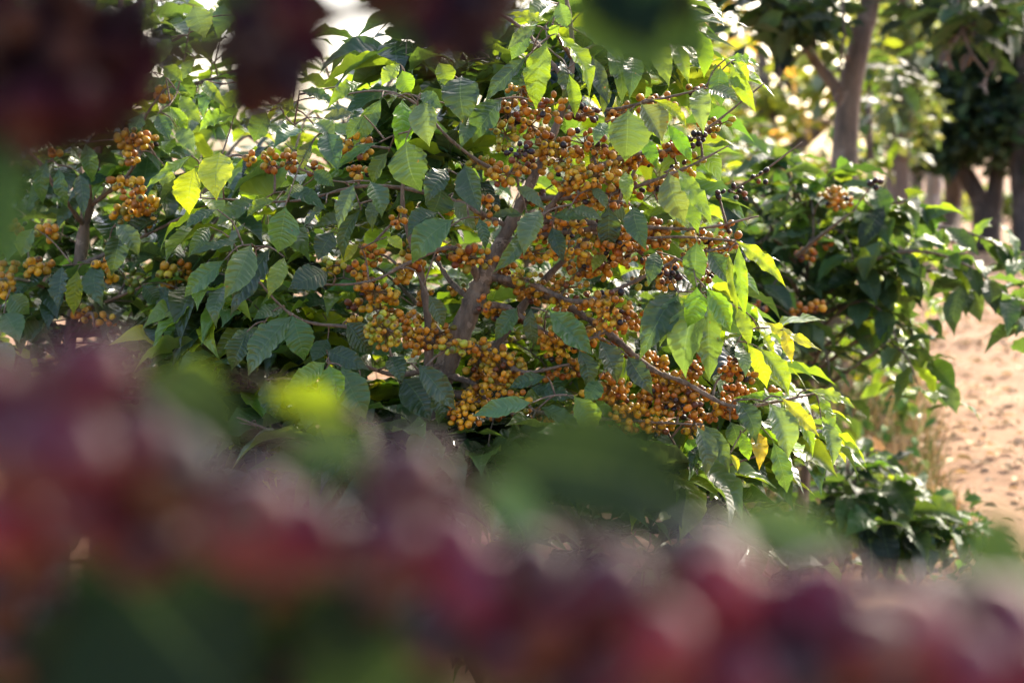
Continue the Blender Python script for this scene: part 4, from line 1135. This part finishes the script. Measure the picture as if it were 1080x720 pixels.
for (px, d, h, wd, pal, label) in [
    (600, 30, 5.5, 2.4, "DGT", "tall far tree behind the middle of the main shrub"), (40, 24, 6.0, 2.4, "DDG", "tall far tree behind the top left corner"),
    (965, 34, 5.5, 2.4, "GTS", "far tree behind the grey-green tree"), (800, 17, 3.0, 1.7, "STT", "loose pale-leaved tree filling the bright gap left of the forked trunk"), (745, 21, 3.9, 1.7, "STH", "thin yellowish tree beyond the upper right twigs of the main shrub"),
]:
    base = np.array([P(px, 200, d)[0], P(px, 200, d)[1], 0])
    c = base + np.array([0, 0, h * .62])
    blobs = [(c + RNG.normal(0, 1, 3) * np.array([wd * .5, wd * .3, h * .15]), (wd * RNG.uniform(.3, .5), wd * .4, h * RNG.uniform(.13, .24)), 95 if "loose" in label or "thin" in label else 260) for _ in range(9)]
    tree(label, base, [([base, base + np.array([.1, 0, h * .4]), c + np.array([0, 0, h * .2])], [.18, .14, .05])] + [([base + np.array([.05, 0, h * .3]), b[0]], [.08, .03]) for b in blobs[:4]], blobs, .34, pal, group="far trees on the horizon")

# ------------------------------------------------------------------ ground, path, litter, weeds
gm = MB()
xs = np.concatenate([[-600, -120, -40], np.linspace(-12, 12, 60), [40, 120, 600]])
ys = np.concatenate([[-300, -60, -10], np.linspace(-3, 22, 70), [40, 120, 400, 1200]])
X, Y = np.meshgrid(xs, ys, indexing="ij")
Z = np.zeros_like(X)
a = np.arange(len(xs) - 1)[:, None] * len(ys) + np.arange(len(ys) - 1)[None]
gm.add(np.stack([X, Y, Z], -1).reshape(-1, 3), np.stack([a, a + len(ys), a + len(ys) + 1, a + 1], -1).reshape(-1, 4), (0.2, 0.13, 0.08))
g = gm.build("ground", M_SOIL)
g["kind"] = "structure"


def bumpy(x, y):
    return 0.018 * np.sin(3.1 * x + 1.7 * np.sin(1.3 * y)) + 0.013 * np.sin(5.3 * y + 2 * np.sin(2.1 * x)) + 0.008 * np.sin(13 * x + 4 * y) + 0.006 * np.sin(17 * y - 9 * x)


EDGE = [G(1075, 640), G(1022, 560), G(990, 520), G(968, 440), G(955, 385), G(948, 335), G(945, 300), G(938, 275)]
ex = np.array([e[0] for e in EDGE]) - 0.13
ey = np.array([e[1] for e in EDGE])
pm = MB()
yy = np.linspace(0.5, 26, 160)
left_x = np.interp(yy, ey, ex, left=ex[0] - 0.1)
tt = np.linspace(0, 1, 40)
wid = 3.4 + 0.0 * yy
PX = left_x[:, None] + wid[:, None] * tt[None] + 0.05 * np.sin(yy * 6)[:, None] * (1 - tt)[None]
PY = np.repeat(yy[:, None], 40, 1)
edge = np.minimum(tt, 1 - tt)
PZ = 0.006 + np.clip(edge / 0.08, 0, 1)[None] * (0.045 + bumpy(PX, PY))
a = np.arange(159)[:, None] * 40 + np.arange(39)[None]
pm.add(np.stack([PX, PY, PZ], -1).reshape(-1, 3), np.stack([a, a + 40, a + 41, a + 1], -1)[..., ::-1].reshape(-1, 4), (0.4, 0.25, 0.15))
p = pm.build("dirt_path", M_PATH)
p["kind"] = "structure"

# clods, stones and dry leaves on the path
lm = MB()
v0, f0, _ = sphere_template(5, 7)
for _ in range(2600):
    y = RNG.uniform(3.5, 16)
    x = np.interp(y, ey, ex) + RNG.uniform(0.05, 2.4)
    s = 0.004 + 0.016 * RNG.uniform() ** 4
    k = v0 * (1 + RNG.normal(0, 0.16, v0.shape)) * np.array([1.2, 1, .7]) * s
    lm.add(k + np.array([x, y, 0.05 + bumpy(x, y) + s * .3]), f0, np.array([.38, .26, .17]) * RNG.uniform(.7, 1.4))
n = 2300
y = RNG.uniform(3.5, 16, n)
x = np.interp(y, ey, ex) + RNG.uniform(0, 1, n) ** 1.5 * 2.4
b = np.stack([x, y, 0.062 + bumpy(x, y)], -1)
d = RNG.normal(0, 1, (n, 3))
d[:, 2] *= 0.07
d = unit(d) * RNG.uniform(.04, .10, (n, 1))
col = np.array([.33, .235, .15]) * RNG.uniform(.45, 1.6, (n, 1))
leaves(lm, T_MID, b, d, np.array([0, 0, 1.0]) + RNG.normal(0, .3, (n, 3)), .03, col, bow=.10, fold=.25, wave=.04)
o = lm.build("leaf_litter", M_DRY)
o["label"] = "dry leaves, clods and pebbles scattered over the dirt path"
o["category"] = "leaf litter"
o["kind"] = "stuff"

wm = MB()
n = 3600
t = RNG.uniform(0, 1, n)
y = 4.0 + 5.0 * t
x = np.interp(y, ey, ex) - RNG.uniform(0, 1, n) ** 1.3 * 0.75 + 0.12
b = np.stack([x, y, np.zeros(n)], -1)
d = RNG.normal(0, .45, (n, 3))
d[:, 2] = RNG.uniform(.5, 1.4, n)
d = unit(d) * RNG.uniform(.12, .5, (n, 1)) * np.clip((y - 3.2) / 2.6, .25, 1)[:, None] * np.where(x < np.interp(y, ey, ex) - .1, 1, .6)[:, None]
pick = RNG.uniform(0, 1, (n, 1))
col = np.where(pick < .5, np.array([.40, .30, .19]), np.where(pick < .70, np.array([.27, .17, .10]), np.array([.10, .14, .045]))) * RNG.uniform(.6, 1.3, (n, 1))
leaves(wm, T_LO, b, d, RNG.normal(0, 1, (n, 3)), .008, col, bow=.16, fold=.2, wave=.01)
n = 700
y = 4.0 + 4.0 * RNG.uniform(0, 1, n)
x = np.interp(y, ey, ex) - RNG.uniform(-.15, 1, n) * 0.7
b = np.stack([x, y, RNG.uniform(.03, .40, n) * np.clip((y - 3.2) / 2.6, .25, 1)], -1)
d = unit(RNG.normal(0, 1, (n, 3)) - np.array([0, 0, .4])) * RNG.uniform(.04, .09, (n, 1))
pick = RNG.uniform(0, 1, (n, 1))
col = np.where(pick < .5, np.array([.06, .13, .03]), np.where(pick < .8, np.array([.30, .19, .12]), np.array([.16, .20, .05]))) * RNG.uniform(.6, 1.3, (n, 1))
leaves(wm, T_LO, b, d, np.array([0, -.3, 1.0]) + RNG.normal(0, .5, (n, 3)), .035, col, bow=.15, wave=.05)
o = wm.build("dry_weeds", M_DRY)
o["label"] = "tangled dry grass and weeds along the edge of the dirt path"
o["category"] = "weeds"
o["kind"] = "stuff"

# dry litter under the shrubs
um = MB()
n = 2600
x = RNG.uniform(-3.2, 2.2, n)
y = RNG.uniform(0.2, 9, n)
ok = x < np.interp(y, ey, ex, left=ex[0])
x, y = x[ok], y[ok]
n = len(x)
b = np.stack([x, y, RNG.uniform(.005, .03, n)], -1)
d = RNG.normal(0, 1, (n, 3))
d[:, 2] *= .12
d = unit(d) * RNG.uniform(.06, .13, (n, 1))
leaves(um, T_LO, b, d, np.array([0, 0, 1.0]) + RNG.normal(0, .25, (n, 3)), .045, np.array([.22, .13, .06]) * RNG.uniform(.5, 1.5, (n, 1)), bow=.15, fold=.3, wave=.05)
o = um.build("fallen_leaves", M_DRY)
o["label"] = "brown fallen leaves covering the soil under the coffee shrubs"
o["category"] = "fallen leaves"
o["kind"] = "stuff"

# single dead things
def dead_leaf(label, b, t, w, d, face):
    m = MB()
    bb, t2 = P(*b, d), P(*t, d - .02)
    leaves(m, T_HI, [bb - bb], [t2 - bb], [face], [w], [(0.20, 0.095, 0.05)], bow=.12, fold=1.1, wave=.09, curl=.8)
    tube(m, [bb - bb, (0, 0.012, .02)], [.0012, .0008], 5)
    o = m.build("dead_leaf", M_DRY, base=bb)
    o["label"], o["category"], o["group"] = label, "dead leaf", "dead brown leaves caught in the shrubs"


dead_leaf("large brown curled dead leaf caught in the shaded left shrub below its yellow cherries", (166, 240), (148, 286), .030, 2.36, (.3, -1, .2))
dead_leaf("small brown dead leaf hanging beside the black berry twigs right of the main shrub", (795, 228), (794, 256), .018, 2.25, (.6, -1, .1))
fbm = MB()
c0 = P(950, 440, 4.6)
tube(fbm, smooth_path([P(925, 448, 4.7) - c0, P(945, 442, 4.6) - c0, P(955, 438, 4.55) - c0, P(968, 428, 4.5) - c0], 14), [.012, .014, .012, .004], 7, knots=.12)
tube(fbm, smooth_path([P(950, 441, 4.58) - c0, P(944, 455, 4.6) - c0, P(942, 540, 4.7) - c0], 10), [.008, .008, .006], 6, knots=.1)
o = fbm.build("fallen_branch", M_TREEBARK, base=c0)
o["label"], o["category"] = "crooked dark fallen branch propped up in the dry weeds", "branch"

# ------------------------------------------------------------------ light
SUN_AZ, SUN_EL = 34.0, 36.0          # azimuth to the right of the viewing direction
w = bpy.data.worlds.new("World")
SC.world = w
w.use_nodes = True
N, L = w.node_tree.nodes, w.node_tree.links
N.clear()
wo = N.new("ShaderNodeOutputWorld")
bg = N.new("ShaderNodeBackground")
sky = N.new("ShaderNodeTexSky")
sky.sky_type = "NISHITA"
sky.sun_disc = False
sky.sun_elevation = R(SUN_EL)
sky.sun_rotation = R(SUN_AZ)
sky.air_density = 0.8
sky.dust_density = 4.0
sky.ozone_density = 0.3
bg.inputs[1].default_value = 0.15
L.new(sky.outputs[0], bg.inputs[0])
L.new(bg.outputs[0], wo.inputs[0])
sl = bpy.data.lights.new("sun", "SUN")
sl.energy = 2.0
sl.angle = R(0.5)
sl.color = (1.0, 0.90, 0.74)
so = bpy.data.objects.new("sun", sl)
COL.objects.link(so)
sd = Vector((math.sin(R(SUN_AZ)) * math.cos(R(SUN_EL)), math.cos(R(SUN_AZ)) * math.cos(R(SUN_EL)), math.sin(R(SUN_EL))))
so.rotation_euler = sd.to_track_quat("Z", "Y").to_euler()
so.location = (4, 4, 8)

vs = SC.view_settings
vs.view_transform = "Standard"
vs.look = "None"
vs.gamma = 1.0
vs.use_curve_mapping = False
vs.exposure = 2.3
SC.render.engine = "CYCLES"
cy = SC.cycles
cy.max_bounces = 8
cy.diffuse_bounces = 4
cy.glossy_bounces = 3
cy.transmission_bounces = 6
cy.use_denoising = True
cy.denoiser = "OPENIMAGEDENOISE"
cy.sample_clamp_indirect = 8.0
